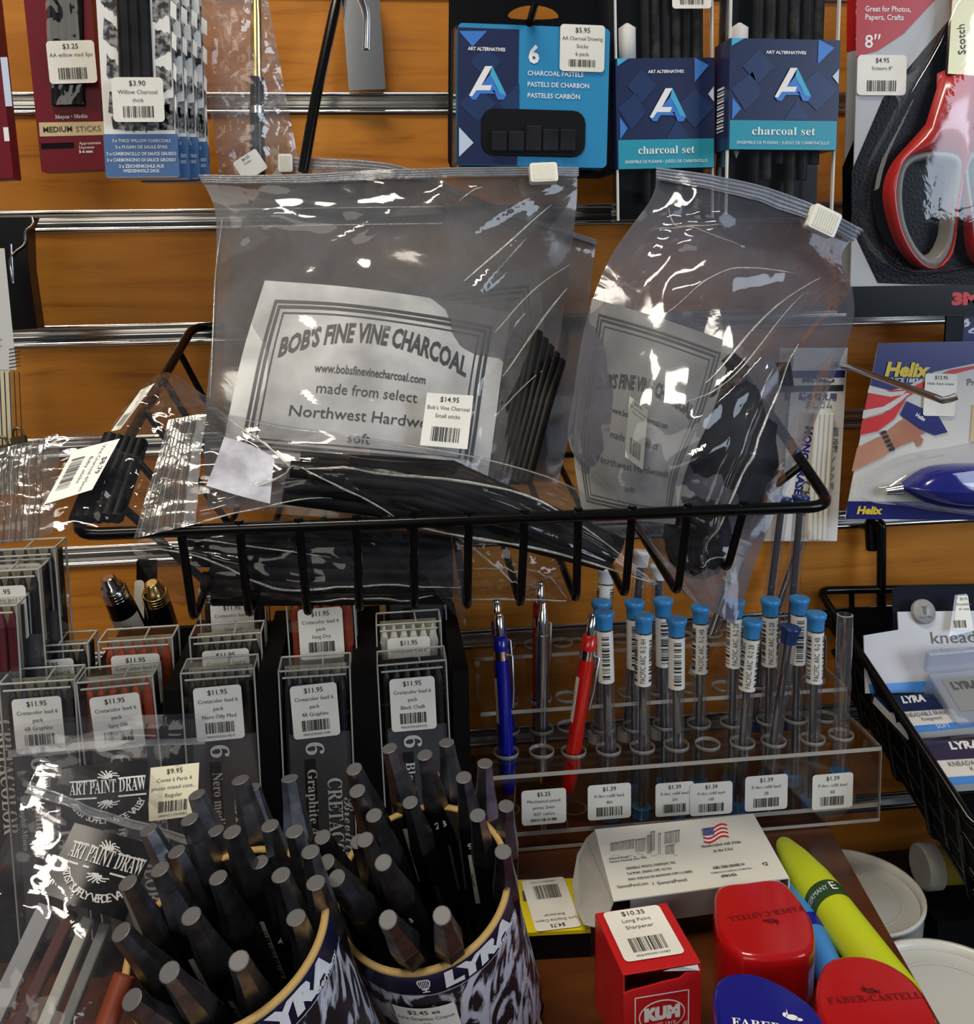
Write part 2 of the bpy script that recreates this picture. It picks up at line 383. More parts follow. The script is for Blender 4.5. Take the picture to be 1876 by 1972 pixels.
# 3 willow charcoal cartons, four on one hook
M, W, H = pk((206, 342), (342, 341), (186, -70), -.098)
def willow(label):
    t = thing('charcoal_carton', label, 'carton', M=M, group='white willow charcoal cartons on one hook')
    mb = MB(); facebox(mb, M, W, H, .0115, M_wcard); s = PS(mb, M)
    s.pr(204, 258, 342, 341, M_bluep); s.pt('3 pc/pz', 270, 252, 11, M_ink, fitpx=55)
    for i, l in enumerate(('3 x THICK WILLOW CHARCOALS', '3 x FUSAIN DE SAULE ÉPAIS', '3 x CARBONCILLO DE SAUCE GRUESO', '3 x CARBONCINO DI SALICE GROSSO', '3 x ZEICHENKOHLE AUS', 'WEIDENHOLZ DICK')):
        s.pt(l, 273, (274, 286, 299, 311, 323, 332)[i], 6.5, M_white, fitpx=(112, 100, 134, 132, 86, 70)[i], bold=.015)
    R = random.Random(4)
    for side, xs in ((0, 228), (1, 296)):                     # broad slanted charcoal strokes beside the window
        for j in range(4):
            y0 = -10+j*70+(22 if side else 0); sg = -1 if side == 0 else 1; base = 226+y0*.07 if side == 0 else 292+y0*.06; pts = []
            for i in range(9): pts.append((base+sg*(i/8*30+R.uniform(-2, 2)), y0+(-26+i*1.2 if side else -2-i*3)+R.uniform(-3, 3)))
            for i in range(9): pts.append((base+sg*((8-i)/8*30+R.uniform(-2, 2)), y0+(16+i*2.2 if side else 16+i*3)+R.uniform(-3, 3)))
            s.pp(pts, M_scrib)
    s.pp([(232, 215), (214, 225), (218, 248), (250, 252), (336, 250), (334, 188), (318, 190), (316, 236)], M_scrib)
    s.pp([(222, -60), (285, -60), (294, 160), (230, 160)], M_blackp, 2)
    for i in range(4): s.pp([(341-1, 10+i*60), (328+i*3, 0+i*60), (328+i*3, 30+i*60), (341-1, 40+i*60)], M_wcard, 1)
    # side print
    for i in range(6): mb.add([M @ V((W+.0002, H*(.1+.14*i), -.009)), M @ V((W+.0002, H*(.1+.14*i), -.003)), M @ V((W+.0002, H*(.2+.14*i), -.003)), M @ V((W+.0002, H*(.2+.14*i), -.009))], [(0, 1, 2, 3)], M_scrib)
    mb.add([M @ V((W+.0002, 0, -.0113)), M @ V((W+.0002, 0, -.0002)), M @ V((W+.0002, H*.19, -.0002)), M @ V((W+.0002, H*.19, -.0113))], [(0, 1, 2, 3)], M_bluep)
    mb.obj('carton', t, bevel=.0004)
    for i in range(3):
        mb = MB(); x = 236+i*19; mb.tube([M @ V((*loc2(M, x, -60), .001)), M @ V((*loc2(M, x+10, 158), .001))], .0036, M_charcoal, 9); mb.obj('charcoal_stick', t)
    return t, s
t, s = willow('white willow charcoal carton with price sticker, front of its hook')
nb = M.col[2].xyz
for i, l in enumerate(('white willow charcoal carton second from the front of its hook', 'white willow charcoal carton third from the front of its hook', 'white willow charcoal carton at the back of its hook')):
    copy_tree(t, l, T_(V((.0035*(i+1), .0128*(i+1), .0012*(i % 2)))) @ M)
s.price(t, 225, 153, 318, 238, ['$3.90', 'Willow Charcoal', 'thick'], base=30, seed=5)
# 4 clear sleeve with a charcoal holder
M_sleeve = film('cellophane_sleeve', (.9, .9, .91), .16, (.5, .5, .52), gloss=.05, base=.06, scale=30, bump=.5, bscale=55)
M, W, H = pk((425, 345), (560, 330), (442, -60), -.035)
t = thing('charcoal_holder', 'gold and black charcoal holder hanging in a clear sleeve', 'charcoal holder', M=M)
def wob(u, v, k): return .0022*noise.noise((u*5+k, v*11, k))+.0012*noise.noise((u*14, v*20, k+5))
for k, z in ((1, .0085), (2, -.002)):
    mb = MB(); mb.grid(lambda u, v: M @ V((u*W+(.006*(1-v) if u > .5 else 0), v*H, z*math.sin(math.pi*min(1, max(0, u)))+wob(u, v, k))), 22, 60, M_sleeve); mb.obj('clear_sleeve', t)
mb = MB(); c = lambda px, py: M @ V((*loc2(M, px, py), .003))
mb.tube([c(493, -60), c(495, 40), c(496, 150)], [.0022, .0036, .0042], M_gold, 14); mb.obj('gold_ferrule', t)
mb = MB(); mb.tube([c(496, 150), c(496, 206), c(498, 345)], [.0042, .0044, .005], M_blackp, 14); mb.obj('handle', t)
mb = MB(); mb.tube([c(496, 206), c(496.5, 220)], [.0047, .0047], M_chrome, 14); mb.obj('silver_ring', t)
price(t, M, *loc2(M, 487, 322), .017, .014, ['$6.55', 'Holder'], a=.45, base=60, nobar=True)
# 5 chrome hook plate and black hanger rod
M, W, H = pk((672, 175), (743, 172), (664, -50), -.012)
t = thing('metal_faceplate', 'shiny chrome hook plate hanging on the wood slat', 'hook', M=M)
mb = MB(); mb.prism(M, rrect(0, 0, W, H, .0015), -.001, .001, M_chrome)
mb.obj('plate', t, bevel=.0006)
mb = MB(); mb.tube(smoothpts([M @ V((*loc2(M, 690, -20), .012)), M @ V((*loc2(M, 705, 25), .006)), M @ V((*loc2(M, 706, 60), .004)), M @ V((*loc2(M, 705, 95), .003))], 5), .0022, M_steel, 8); mb.obj('hook_wire', t)
mb = MB(); mb.tube([at(662, -60, -.02), at(640, 40, -.035), at(608, 190, -.05), at(584, 330, -.062)], .0034, M_wire, 10)
tag(mb.obj('hanger_rod'), 'black coated rod slanting down in front of the chrome plate', 'hanger rod')
# ---- art brand logo: folded letter A
def logoA(s, x0, y0, x1, y1, h=3):
    def q(pts): return [(x0+(a-945)/200*(x1-x0), y0+(b-350)/185*(y1-y0)) for a, b in pts]
    s.pp(q([(1032, 352), (1070, 352), (1012, 455), (1068, 455), (1058, 482), (985, 482), (962, 515), (945, 510)]), M_white, h)
    s.pp(q([(1070, 352), (1145, 508), (1112, 500), (1058, 398)]), M_cyanl, h); s.pp(q([(1058, 398), (1085, 455), (1012, 455)]), M_sky, h)
    s.pp(q([(1085, 455), (1112, 500), (1145, 508), (1130, 533), (1100, 533), (1085, 500), (1068, 482), (1058, 482), (1068, 455)]), M_sky, h)
    s.pp(q([(945, 510), (962, 515), (985, 482), (1080, 482), (1088, 500), (1005, 500), (985, 532), (962, 532)]), M_sky, h)
M_cyanl = mat('light_cyan_print', (.06, .42, .68), .35); M_navy2 = mat('mid_navy_print', (.012, .035, .12), .35); M_black_card = mat('black_card', (.003, .003, .004), .25, spec=.25)
# 6 six pack of charcoal drawing sticks
M, W, H = pk((862, 338), (1188, 345), (855, -110), -.05)
t = thing('charcoal_pastel_pack', 'black blister pack of six charcoal pastels with blue card', 'art pack', M=M)
mb = MB(); 
hole = [loc2(M, 1027+50*math.cos(a)*(1 if math.sin(a) > 0 else 1), 34-(24*math.sin(a) if math.sin(a) > 0 else 4*math.sin(a))) for a in [i*math.pi/12 for i in range(24)]]
out = rrect(0, 0, W, H, .01); hc = loc2(M, 1027, 28)
def radial(poly, c, angs):
    res = []
    for a in angs:
        d = (math.cos(a), math.sin(a)); best = 0
        for i in range(len(poly)):
            p, q = poly[i], poly[(i+1) % len(poly)]; ex, ey = q[0]-p[0], q[1]-p[1]; den = d[0]*ey-d[1]*ex
            if abs(den) < 1e-12: continue
            r = ((p[0]-c[0])*ey-(p[1]-c[1])*ex)/den; u = ((p[0]-c[0])*d[1]-(p[1]-c[1])*d[0])/den
            if -1e-6 <= u <= 1+1e-6 and r > best: best = r
        res.append((c[0]+d[0]*best, c[1]+d[1]*best))
    return res
angs = sorted([i*2*math.pi/60+.001 for i in range(60)]+[math.atan2(y-hc[1], x-hc[0]) % (2*math.pi) for x, y in ((.003, .003), (W-.003, .003), (W-.003, H-.003), (.003, H-.003))])
ro, ri = radial(out, hc, angs), radial(hole, hc, angs)
mb.loft([[(x, y, z) for x, y in r] for r, z in ((ro, -.001), (ro, .0005), (ri, .0005), (ri, -.001))], M_black_card, False, False, True, M)
mb.obj('backing_card', t)
M2 = M @ T_((0, 0, .016)); s0 = PS(MB(), M2)
B = [s0.q(*p) for p in ((882, 318), (1171, 311), (1177, 52), (877, 58))]
mb = MB(); x0, y0 = s0.q(880, 317); x1, y1 = s0.q(1175, 55)
mb.prism(M2, rrect(x0, y0, x1, y1, .003), -.0155, 0, M_cyan); s = PS(mb, M2)
s.pr(880, 57, 1000, 316, M_navy, 1)
s.pp([(884, 60), (938, 60), (910, 90)], M_sky, 2); s.pp([(884, 245), (912, 275), (884, 302)], M_pale, 2)
for p in ([(905, 120), (935, 90), (965, 120), (935, 150)], [(960, 200), (1000, 160), (1000, 240)], [(884, 200), (920, 165), (955, 200), (920, 235)]): s.pp(p, M_navy2, 2)
s.pt('ART ALTERNATIVES', 937, 98, 6.5, M_white, 3, fitpx=72, bold=.03); logoA(s, 903, 127, 975, 193)
s.pt('6', 1028, 121, 33, M_white, 2, bold=.035, fitpx=21)
for i, l in enumerate(('CHARCOAL PASTELS', 'PASTELS DE CHARBON', 'PASTELES CARBÓN')): s.pt(l, 1016, 145+21.5*i, 9, M_white, 2, al='l', fitpx=(108, 119, 101)[i], bold=.012)
a = s.q(926, 299); b = s.q(1128, 214); s.rect(a[0], a[1], b[0], b[1], M_blackm, 3, r=.008)
mb.obj('printed_box', t, bevel=.0006)
for i in range(5):
    mb = MB(); xa = 945+i*33; c0 = s.q(xa, 292); c1 = s.q(xa+30, 254 if i < 2 else 243 if i == 2 else 250)
    mb.box(M2, (c0[0], c0[1], .0007), (c1[0], c1[1], .004), M_charcoal); mb.obj('charcoal_pastel', t, bevel=.0008)
a = s.q(926, 299); b = s.q(1128, 214); mb = MB(); mb.add([M2 @ V((x, y, .006)) for x, y in rrect(a[0], a[1], b[0], b[1], .008)], [tuple(range(20))], M_clear); mb.obj('clear_window', t)
s.price(t, 1077, 50, 1165, 137, ['$5.95', 'AA Charcoal Drawing', 'Sticks', '6 pack'], base=4, seed=6)
mb = MB(); mb.tube([at(1034, -40, -.02), at(1030, 10, -.045), at(1020, 44, -.075)], .0026, M_wire, 8); tag(mb.obj('peg_hook'), 'black peg hook poking through the hang hole of the six pack', 'hook')
# clear shell rim around the box
mb = MB(); R_ = [(x, y) for x, y in rrect(x0-.003, y0-.003, x1+.003, y1+.003, .006)]; R2 = rrect(x0-.001, y0-.001, x1+.001, y1+.001, .004)
mb.loft([[(x, y, z) for x, y in r] for r, z in ((R_, -.015), (R2, .0008))], M_clear, True, False, True, M2); mb.obj('clear_shell', t)
# 7 charcoal sets in clear boxes with sleeves
def charset(label, bl, br, tl, y, dep, sl, logo, txty, cx, sidebar=False, sticker=None):
    M, W, H = pk(bl, br, tl, y); t = thing('charcoal_set', label, 'art pack', M=M, group=None)
    mb = MB(); mb.box(M, (.001, .001, -dep+.001), (W-.001, H-.001, -dep+.004), M_blackp)
    for sx in (0, W): mb.box(M, (sx-.0005, 0, -.0035), (sx+.0005, H, -.0005), M_wcard)
    mb.obj('tray', t)
    mb = MB(); mb.box(M, (0, 0, -dep), (W, H, 0), M_shell); mb.obj('clear_box', t)
    n = 6; wd = (W-.022)/n
    for i in range(n):
        mb = MB(); x = .018+wd*(i+.5); r = wd*.44
        mb.tube([M @ V((x, .012+.01*(i % 3), -dep*.5)), M @ V((x, H-.006, -dep*.5))], r, (M_charcoal, M_stickg)[i % 2], 12); mb.obj('charcoal_stick', t)
    for j in (0, 1):
        mb = MB(); x = .009
        a, b = (.035, H*.2) if j == 0 else (H*.5, H*.81)
        if j == 0: P = [(.0, a), (.0055, a+.014), (.0055, H*.36), (.0, H*.36)]
        else: P = [(0, H*.6), (.0055, H*.6), (.0055, H*.78), (.001, H*.8)]
        mb.lathe([(r, z) for r, z in P], M @ T_((x, 0, -dep*.4)) @ Rm(-math.pi/2, 'X'), M_stump, 14); mb.obj('paper_stump', t)
    x0, y0, x1, y1 = sl; mb = MB(); s = PS(mb, M); a = s.q(x0, y1)[1]; b = s.q(x0, y0)[1]
    mb.box(M, (-.0008, a, -dep-.0008), (W+.0008, b, .0008), M_navy)
    s = PS(mb, M, .001)
    tb = y1-(54 if y1 > 300 else 60); f = lambda u, py: (lambda w: (w*W, s.q(x0, py)[1]))(u)
    def fp(us, m, h): s.poly([(u*W, a+(b-a)*v) for u, v in us], m, h)
    fp([(0, 0), (1, 0), (1, .265), (0, .265)], M_teal, 1)
    fp([(0, .93), (0, 1), (.12, 1)], M_cyanl, 1); fp([(.8, .78), (.8, 1), (.95, .93)], M_sky, 1); fp([(1, .6), (1, .74), (.94, .67)], M_pale, 2); fp([(.02, .27), (.02, .47), (.1, .37)], M_sky, 1)
    for q in ([(.1, .75), (.25, .9), (.4, .75), (.25, .6)], [(.5, .27), (.75, .27), (.62, .45)], [(.6, .55), (.8, .72), (1, .55), (.8, .36)], [(.0, .55), (.2, .7), (.28, .5), (.14, .35)]): fp(q, M_navy2, 1)
    k = s.k(x0, y0); s.text('ART ALTERNATIVES', W*.5, a+(b-a)*.865, 8*k*1.37*.7, M_white, 3, fit=W*.37, bold=.03)
    logoA(s, *logo)
    s.text('charcoal set', W*.5, a+(b-a)*.135, 20*k*1.37*.75, M_white, 3, fit=W*.59, style='serif')
    s.text('ENSEMBLE DE FUSAINS • JUEGO DE CARBONCILLO', W*.5, a+(b-a)*.05, 8*k, M_white, 3, fit=W*.86)
    if sidebar:
        for i in range(14): mb.box(M, (-.0011, a+.012+i*.002, -dep*.75), (-.0009, a+.012+i*.002+(.0006, .0012)[i % 2], -dep*.3), M_white)
    mb.obj('printed_sleeve', t)
    if sticker: s.price(t, *sticker, ['$5.25'], base=8, seed=9)
    return t
M_stump = mat('paper_stump', (.72, .71, .68), .7); M_stickg = speckle(mat('grey_charcoal', (.03, .03, .03), .5, spec=.2), (.008, .008, .008), (.04, .04, .038), 20, stretch=(6, 6, .6))
M_shell = film('clear_box_plastic', (.95, .95, .96), 0, gloss=.03, base=.05, bump=.12, bscale=18, refl=.6)
charset('clear boxed charcoal set with navy sleeve, beside the six pack', (1192, 425), (1374, 420), (1206, -60), -.065, .02, (1197, 113, 1380, 326), (1250, 170, 1320, 235), 0, 0, sticker=(1293, -60, 1368, 18))
charset('clear boxed charcoal set with navy sleeve, hanging beside the scissors', (1400, 412), (1604, 412), (1436, -60), -.085, .026, (1425, 74, 1620, 288), (1490, 131, 1560, 196), 0, 0, True)
# 8 scissors packs
M_redcard = mat('red_card', (.42, .012, .015), .35); M_greycard = mat('silver_grey_card', (.42, .43, .45), .35)
M_redpl = mat('red_rubber_handle', (.45, .018, .012), .22, coat=.4); M_greypl = mat('grey_rubber', (.19, .18, .165), .4); M_pebble = mat('black_pebbled_card', (.012, .014, .025), .35, spec=.15)
speckle(M_pebble, (.001, .001, .0015), (.004, .005, .010), 500, bump=.3)
M_blade = mat('scissor_blade_steel', (.42, .36, .22), .38, 1)
def scissors(label, y, full):
    M, W, H = pk((1636, 612), (1990, 604), (1652, -60), y); t = thing('scissors_pack', label, 'scissors', M=M, group='carded red handled scissors')
    mb = MB(); mb.box(M, (0, 0, -.001), (W, H, 0), M_greycard); s = PS(mb, M)
    s.pp([(1650, -60), (1860, -60), (1800, 0), (1740, 65), (1690, 98), (1648, 110)], M_redcard, 1)
    s.pr(1630, 545, 2000, 612, M_black_card, 1); s.pt('3M', 1832, 586, 21, M_redp, 2, al='l', bold=.07, fitpx=54)
    s.pt('Great for Photos,', 1666, 22, 10, M_white, 2, al='l', fitpx=88, bold=.012); s.pt('Papers, Crafts', 1666, 38, 10, M_white, 2, al='l', fitpx=74, bold=.012); s.pt('8″', 1665, 92, 24, M_white, 2, al='l', bold=.01, fitpx=30)
    Z = [(1876+60, -60), (1835, 0), (1800, 80), (1765, 120), (1730, 175), (1712, 215), (1690, 262), (1665, 300), (1645, 355), (1640, 430), (1652, 480), (1690, 540), (1760, 549), (1850, 540), (2000, 520), (2000, -60)]
    s.pp([(1876, -20), (1700, 190), (1640, 330), (1640, 440), (1690, 545), (1760, 548), (2000, 548), (2000, -60)], M_pebble, 1)
    mb.obj('printed_card', t)
    if not full: return t
    s = PS(MB(), M @ T_((0, 0, .004)))
    def smp(pts): return [(p.x, p.y) for p in smoothpts([V((x, y, 0)) for x, y in pts], 4, True)]
    Zc = lambda p: (1180+p[0]*.371, p[1]*.371)
    O = [(1680, 420), (1740, 365), (1830, 360), (1880, 400), (1885, 520), (1850, 700), (1800, 850), (1762, 980), (1742, 1100), (1735, 1250), (1712, 1350), (1650, 1395), (1580, 1390), (1500, 1320), (1440, 1200), (1402, 1040), (1412, 930), (1462, 830), (1560, 720), (1640, 620), (1660, 520)]
    I = [(1510, 880), (1560, 850), (1640, 840), (1728, 860), (1735, 950), (1715, 1100), (1695, 1240), (1640, 1325), (1570, 1300), (1505, 1180), (1482, 1050), (1488, 940)]
    def ring(mb, O, I, c, zs, m, n=56):
        an = [i*2*math.pi/n for i in range(n)]; o = radial([s.q(*p) for p in smp(O)], s.q(*c), an); i_ = radial([s.q(*p) for p in smp(I)], s.q(*c), an); rg = []
        for f, z in zs: rg.append([(a[0]*(1-f)+b[0]*f, a[1]*(1-f)+b[1]*f, z) for a, b in zip(o, i_)])
        mb.loft(rg, m, True, False, True, s.M)
    O1 = [Zc(p) for p in O]; I1 = [Zc(p) for p in I]; c1 = Zc((1610, 1050))
    mid = [(c1[0]+(p[0]-c1[0])*1.32, c1[1]+(p[1]-c1[1])*1.22) for p in I1]
    mb = MB(); ring(mb, O1, mid, c1, ((0, 0), (.08, .006), (.3, .010), (.7, .0105), (.95, .009), (1, .006)), M_redpl); mb.obj('left_handle', t)
    mb = MB(); ring(mb, mid, I1, c1, ((0, .008), (.5, .0095), (.8, .007), (1, -.003)), M_greypl); mb.obj('grey_grip', t)
    O2 = [(1876-(p[0]-1800)*.93+40, p[1]*1.0) for p in O1]; O2 = [(x+10, y+12) for x, y in O2]
    off = 2*1822
    O2 = [(off-p[0]+40, p[1]-4) for p in O1][::-1]; I2 = [(off-p[0]+40, p[1]-4) for p in I1][::-1]; c2 = (off-c1[0]+40, c1[1]-4); mid2 = [(c2[0]+(p[0]-c2[0])*1.32, c2[1]+(p[1]-c2[1])*1.22) for p in I2]
    mb = MB(); ring(mb, O2, mid2, c2, ((0, -.002), (.08, .004), (.3, .008), (.7, .0085), (.95, .007), (1, .004)), M_redpl); mb.obj('right_handle', t)
    mb = MB(); ring(mb, mid2, I2, c2, ((0, .006), (.5, .0075), (.8, .005), (1, -.003)), M_greypl); mb.obj('grey_grip', t)
    mb = MB(); A = [s.q(*p) for p in ((1815, 145), (1876, 150), (1895, -60), (1828, -60))]; mb.prism(s.M, A[::-1] if False else A, .003, .006, M_blade)
    s2 = PS(mb, s.M, .0062); a = s2.q(1849, 108); s2.text('Scotch', a[0], a[1], .007, M_ink2, 1, al='l', rot=math.radians(95)); mb.obj('blade', t, bevel=.0006)
    # clear blister over the scissors
    B = [(1835, -60), (1800, 60), (1765, 120), (1730, 175), (1700, 245), (1665, 310), (1648, 380), (1655, 450), (1690, 515), (1740, 535), (1800, 530), (1870, 520), (1990, 500), (1990, -60)]
    Bm = [s.q(*p) for p in B]; cB = s.q(1850, 250); rg = []
    for f, z in ((1, -.003), (.985, .008), (.955, .0125), (.9, .0145), (.6, .0155), (.3, .016), (.02, .016)): rg.append([(cB[0]+(x-cB[0])*f, cB[1]+(y-cB[1])*f, z) for x, y in Bm])
    mb = MB(); mb.loft(rg, M_clear, True, False, True, s.M); mb.obj('clear_blister', t, sub=1)
    s3 = PS(MB(), M); s3.price(t, 1648, 107, 1745, 184, ['$4.95', 'Scissors 8"'], base=5, seed=12)
    return t
M_redp = mat('red_print', (.6, .02, .02), .35)
scissors('carded red and grey handled scissors with price sticker', -.075, True)
t = scissors('second scissors card peeking out behind the priced one', -.058, False)
t.matrix_world = T_(V((-.0065, 0, .003))) @ WM[t.name]
# 9 blue eraser pack
M_royal = mat('deep_blue_card', (.008, .012, .15), .3); M_yellow = mat('yellow_print', (.8, .6, .04), .4); M_skin = speckle(mat('printed_skin_tone', (.45, .2, .11), .45), (.36, .14, .075), (.55, .27, .16), 25)
M_blueg = mat('glossy_blue_plastic', (.012, .015, .2), .12, coat=.6); M_lgrey = mat('pale_grey_card', (.62, .61, .58), .4)
M, W, H = pk((1628, 999), (1965, 1002), (1692, 661), -.055, -.05)
t = thing('eraser_pack', 'blue and white carded electric eraser with red stripes', 'eraser', M=M)
mb = MB(); P = [loc2(M, *p) for p in ((1628, 999), (1965, 1002), (1965, 655), (1692, 661))]; mb.prism(M, P, -.0008, 0, M_lgrey); s = PS(mb, M)
s.pp([(1692, 661), (1965, 655), (1965, 695), (1876, 700), (1800, 716), (1745, 745), (1715, 752), (1676, 742)], M_royal, 1)
s.pp([(1674, 744), (1700, 752), (1745, 750), (1830, 712), (1876, 704), (1876, 710), (1830, 722), (1790, 742), (1740, 768), (1700, 790), (1662, 802)], M_redp, 2)
s.pp([(1674, 742), (1715, 755), (1745, 752), (1738, 760), (1715, 764), (1670, 756)], M_lgrey, 3); s.pp([(1662, 790), (1700, 783), (1745, 756), (1752, 758), (1715, 788), (1660, 806)], M_lgrey, 3)
s.pp([(1660, 808), (1700, 797), (1735, 772), (1750, 758), (1722, 806), (1690, 830), (1655, 838)], M_redp, 3)
s.pp([(1632, 965), (1965, 968), (1965, 1002), (1628, 999)], M_royal, 2)
s.pt('Helix', 1745, 724, 25, M_yellow, 4, bold=.05, shear=.2, fitpx=84); s.pt('SINCE 1887', 1737, 736, 8, M_white, 4, bold=.02, fitpx=60, shear=.1); s.pt('Helix', 1673, 989, 14, M_yellow, 4, bold=.05, shear=.2, fitpx=48)
s.pp([(1640, 905), (1650, 862), (1690, 842), (1705, 838), (1722, 862), (1700, 880), (1640, 908)], M_skin, 3)
s.pp([(1698, 838), (1730, 812), (1752, 800), (1790, 818), (1792, 828), (1770, 838), (1778, 846), (1772, 858), (1764, 860), (1762, 848), (1735, 858), (1715, 868)], M_skin, 3)
for i in range(5): s.pp([(1694+i*4, 832+i*8), (1705+i*4, 828+i*8), (1707+i*4, 834+i*8), (1696+i*4, 838+i*8)], M_ink, 4)
s.pp([(1732, 798), (1745, 772), (1806, 800), (1824, 832), (1800, 838), (1770, 826)], M_royal, 4); s.pt('Helix', 1770, 806, 7, M_white, 5, rot=-.5, bold=.03)
s.pt('Pro', 1862, 742, 13, M_ink2, 3, al='l'); s.pr(1867, 780, 1900, 850, M_beige, 3)
mb.obj('printed_card', t)
s2 = PS(MB(), M @ T_((0, 0, .002))); O = [(1726, 938), (1740, 926), (1790, 898), (1876, 892), (1960, 900), (1960, 975), (1876, 978), (1820, 975), (1770, 962)]; cc = s2.q(1850, 938); rg = []
Om = [(p.x, p.y) for p in smoothpts([V((*s2.q(*p), 0)) for p in O], 4, True)]
for f, z in ((1, 0), (.97, .008), (.85, .014), (.6, .018), (.3, .02), (.02, .0205)): rg.append([(cc[0]+(x-cc[0])*f, cc[1]+(y-cc[1])*f, z) for x, y in Om])
mb = MB(); mb.loft(rg, M_blueg, True, False, True, s2.M); mb.obj('eraser_body', t)
mb = MB(); a = s2.q(1700, 943); b = s2.q(1728, 938); mb.tube([s2.M @ V((a[0], a[1], .004)), s2.M @ V((b[0], b[1], .006))], [.003, .0045], M_chrome, 12); mb.obj('metal_tip', t)
B = [(1655, 960), (1652, 935), (1668, 920), (1735, 880), (1830, 862), (1960, 850), (1960, 985), (1790, 978), (1720, 968)]; Bm = [(p.x, p.y) for p in smoothpts([V((*s2.q(*p), 0)) for p in B], 4, True)]; cB = s2.q(1840, 930); rg = []
for f, z in ((1, -.001), (.97, .012), (.93, .018), (.8, .023), (.4, .026), (.02, .027)): rg.append([(cB[0]+(x-cB[0])*f, cB[1]+(y-cB[1])*f, z) for x, y in Bm])
mb = MB(); mb.loft(rg, M_clear, True, False, True, s2.M); mb.obj('clear_blister', t)
s.price(t, 1775, 720, 1842, 800, ['$12.95', 'Helix Auto eraser'], base=6, seed=14, nobar=True)
# 10 eraser refill packs
M_rod = mat('white_eraser_rod', (.74, .73, .66), .5)
def refill(label, off, y, front):
    q = lambda p: (p[0]+off, p[1]); M, W, H = pk(q((1500, 1042)), q((1612, 1042)), q((1530, 670)), y, y); t = thing('eraser_refill_pack', label, 'eraser', M=M, group='eraser refill packs on the chrome hook')
    mb = MB(); P = [loc2(M, *q(p)) for p in ((1500, 1042), (1612, 1042), (1633, 670), (1530, 670))]; mb.prism(M, P, -.0006, 0, M_wcard); s = PS(mb, M)
    z = lambda pts, m, h: s.pp([q(p) for p in pts], m, h)
    z([(1520, 714), (1628, 713), (1627, 727), (1519, 728)], M_royal, 1); z([(1518, 743), (1625, 741), (1624, 753), (1517, 755)], M_ink, 1)
    s.pt('MONO', *q((1607, 737)), 9, M_ink, 2, al='r', bold=.04, fitpx=62); s.pt('詰め替え用', *q((1610, 770)), 11, M_royal, 2, al='r', bold=.02, fitpx=72); s.pt('消しゴム', *q((1602, 786)), 12, M_ink2, 2, al='r', fitpx=52)
    z([(1540, 795), (1598, 795), (1583, 1032), (1525, 1032)], M_lgrey, 1)
    a = s.q(*q((1606, 840))); k = s.k(1600, 900)
    for i, l in enumerate('直径'): s.pt(l, *q((1607-i*1.2, 838+i*22)), 13, M_ink2, 2)
    s.pt('3.8', *q((1605, 862+8)), 12, M_ink2, 2, fitpx=14)
    for i, l in enumerate('ノック消し'): s.pt(l, *q((1603-i*1.6, 890+i*17)), 11, M_ink2, 2)
    a = s.q(*q((1548, 800))); s.text('MONO ERASER', *s.q(*q((1552, 820))), .008, M_royal, 2, al='l', rot=math.radians(-96), bold=.04); s.text('CK3.8', *s.q(*q((1545, 925))), .010, M_ink2, 2, al='l', rot=math.radians(-96), bold=.02)
    z([(1566, 985), (1600, 985), (1598, 1010), (1564, 1012)], M_label, 3); s.pbars(*q((1570, 990)), *q((1593, 1008)), M_ink, 4, n=8); z([(1562, 1014), (1595, 1014), (1594, 1030), (1561, 1030)], M_label, 3); s.pt('-AE', *q((1578, 1026)), 8, M_ink, 4, fitpx=20)
    mb.obj('printed_card', t)
    for i in range(4):
        mb = MB(); a = loc2(M, *q((1570+i*9.5, 795))); b = loc2(M, *q((1555+i*9.5, 1036))); mb.tube([M @ V((*a, .003)), M @ V((*b, .003))], .0019, M_rod, 8); mb.obj('eraser_rod', t)
    return t
refill('white eraser refill pack with blue and black bands, front one on chrome hook', 0, -.03, True)
refill('second eraser refill pack mostly hidden behind the sealed charcoal bag', -28, -.018, False)
mb = MB(); P = [at(1590, 690, -.002), at(1600, 698, -.02), at(1640, 708, -.05), at(1800, 765, -.16), at(1815, 771, -.165), at(1830, 768, -.168), at(1843, 763, -.17)]
mb.tube(P, [.0021]*6+[.0021], M_steel, 10); tag(mb.obj('chrome_hook', None), 'long chrome display hook poking out in front of the blue eraser card', 'hook')
# 11 pack below the scissors, at the picture edge
M, W, H = pk((1820, 664), (1990, 664), (1822, 608), -.04); t = thing('blister_pack', 'black hanging tab and blue blister top under the scissors card', 'art pack', M=M)
mb = MB(); mb.box(M, (0, 0, -.002), (W, H, 0), M_black_card); s = PS(mb, M); s.pr(1853, 610, 1985, 662, M_royal, 1); mb.obj('tab_card', t)
mb = MB(); a = loc2(M, 1850, 662); b = loc2(M, 1985, 612); mb.grid(lambda u, v: M @ V((a[0]+(b[0]-a[0])*u, a[1]+(b[1]-a[1])*v, .003+.002*noise.noise((u*8, v*4, 1)))), 16, 8, M_clear); mb.obj('clear_blister', t)
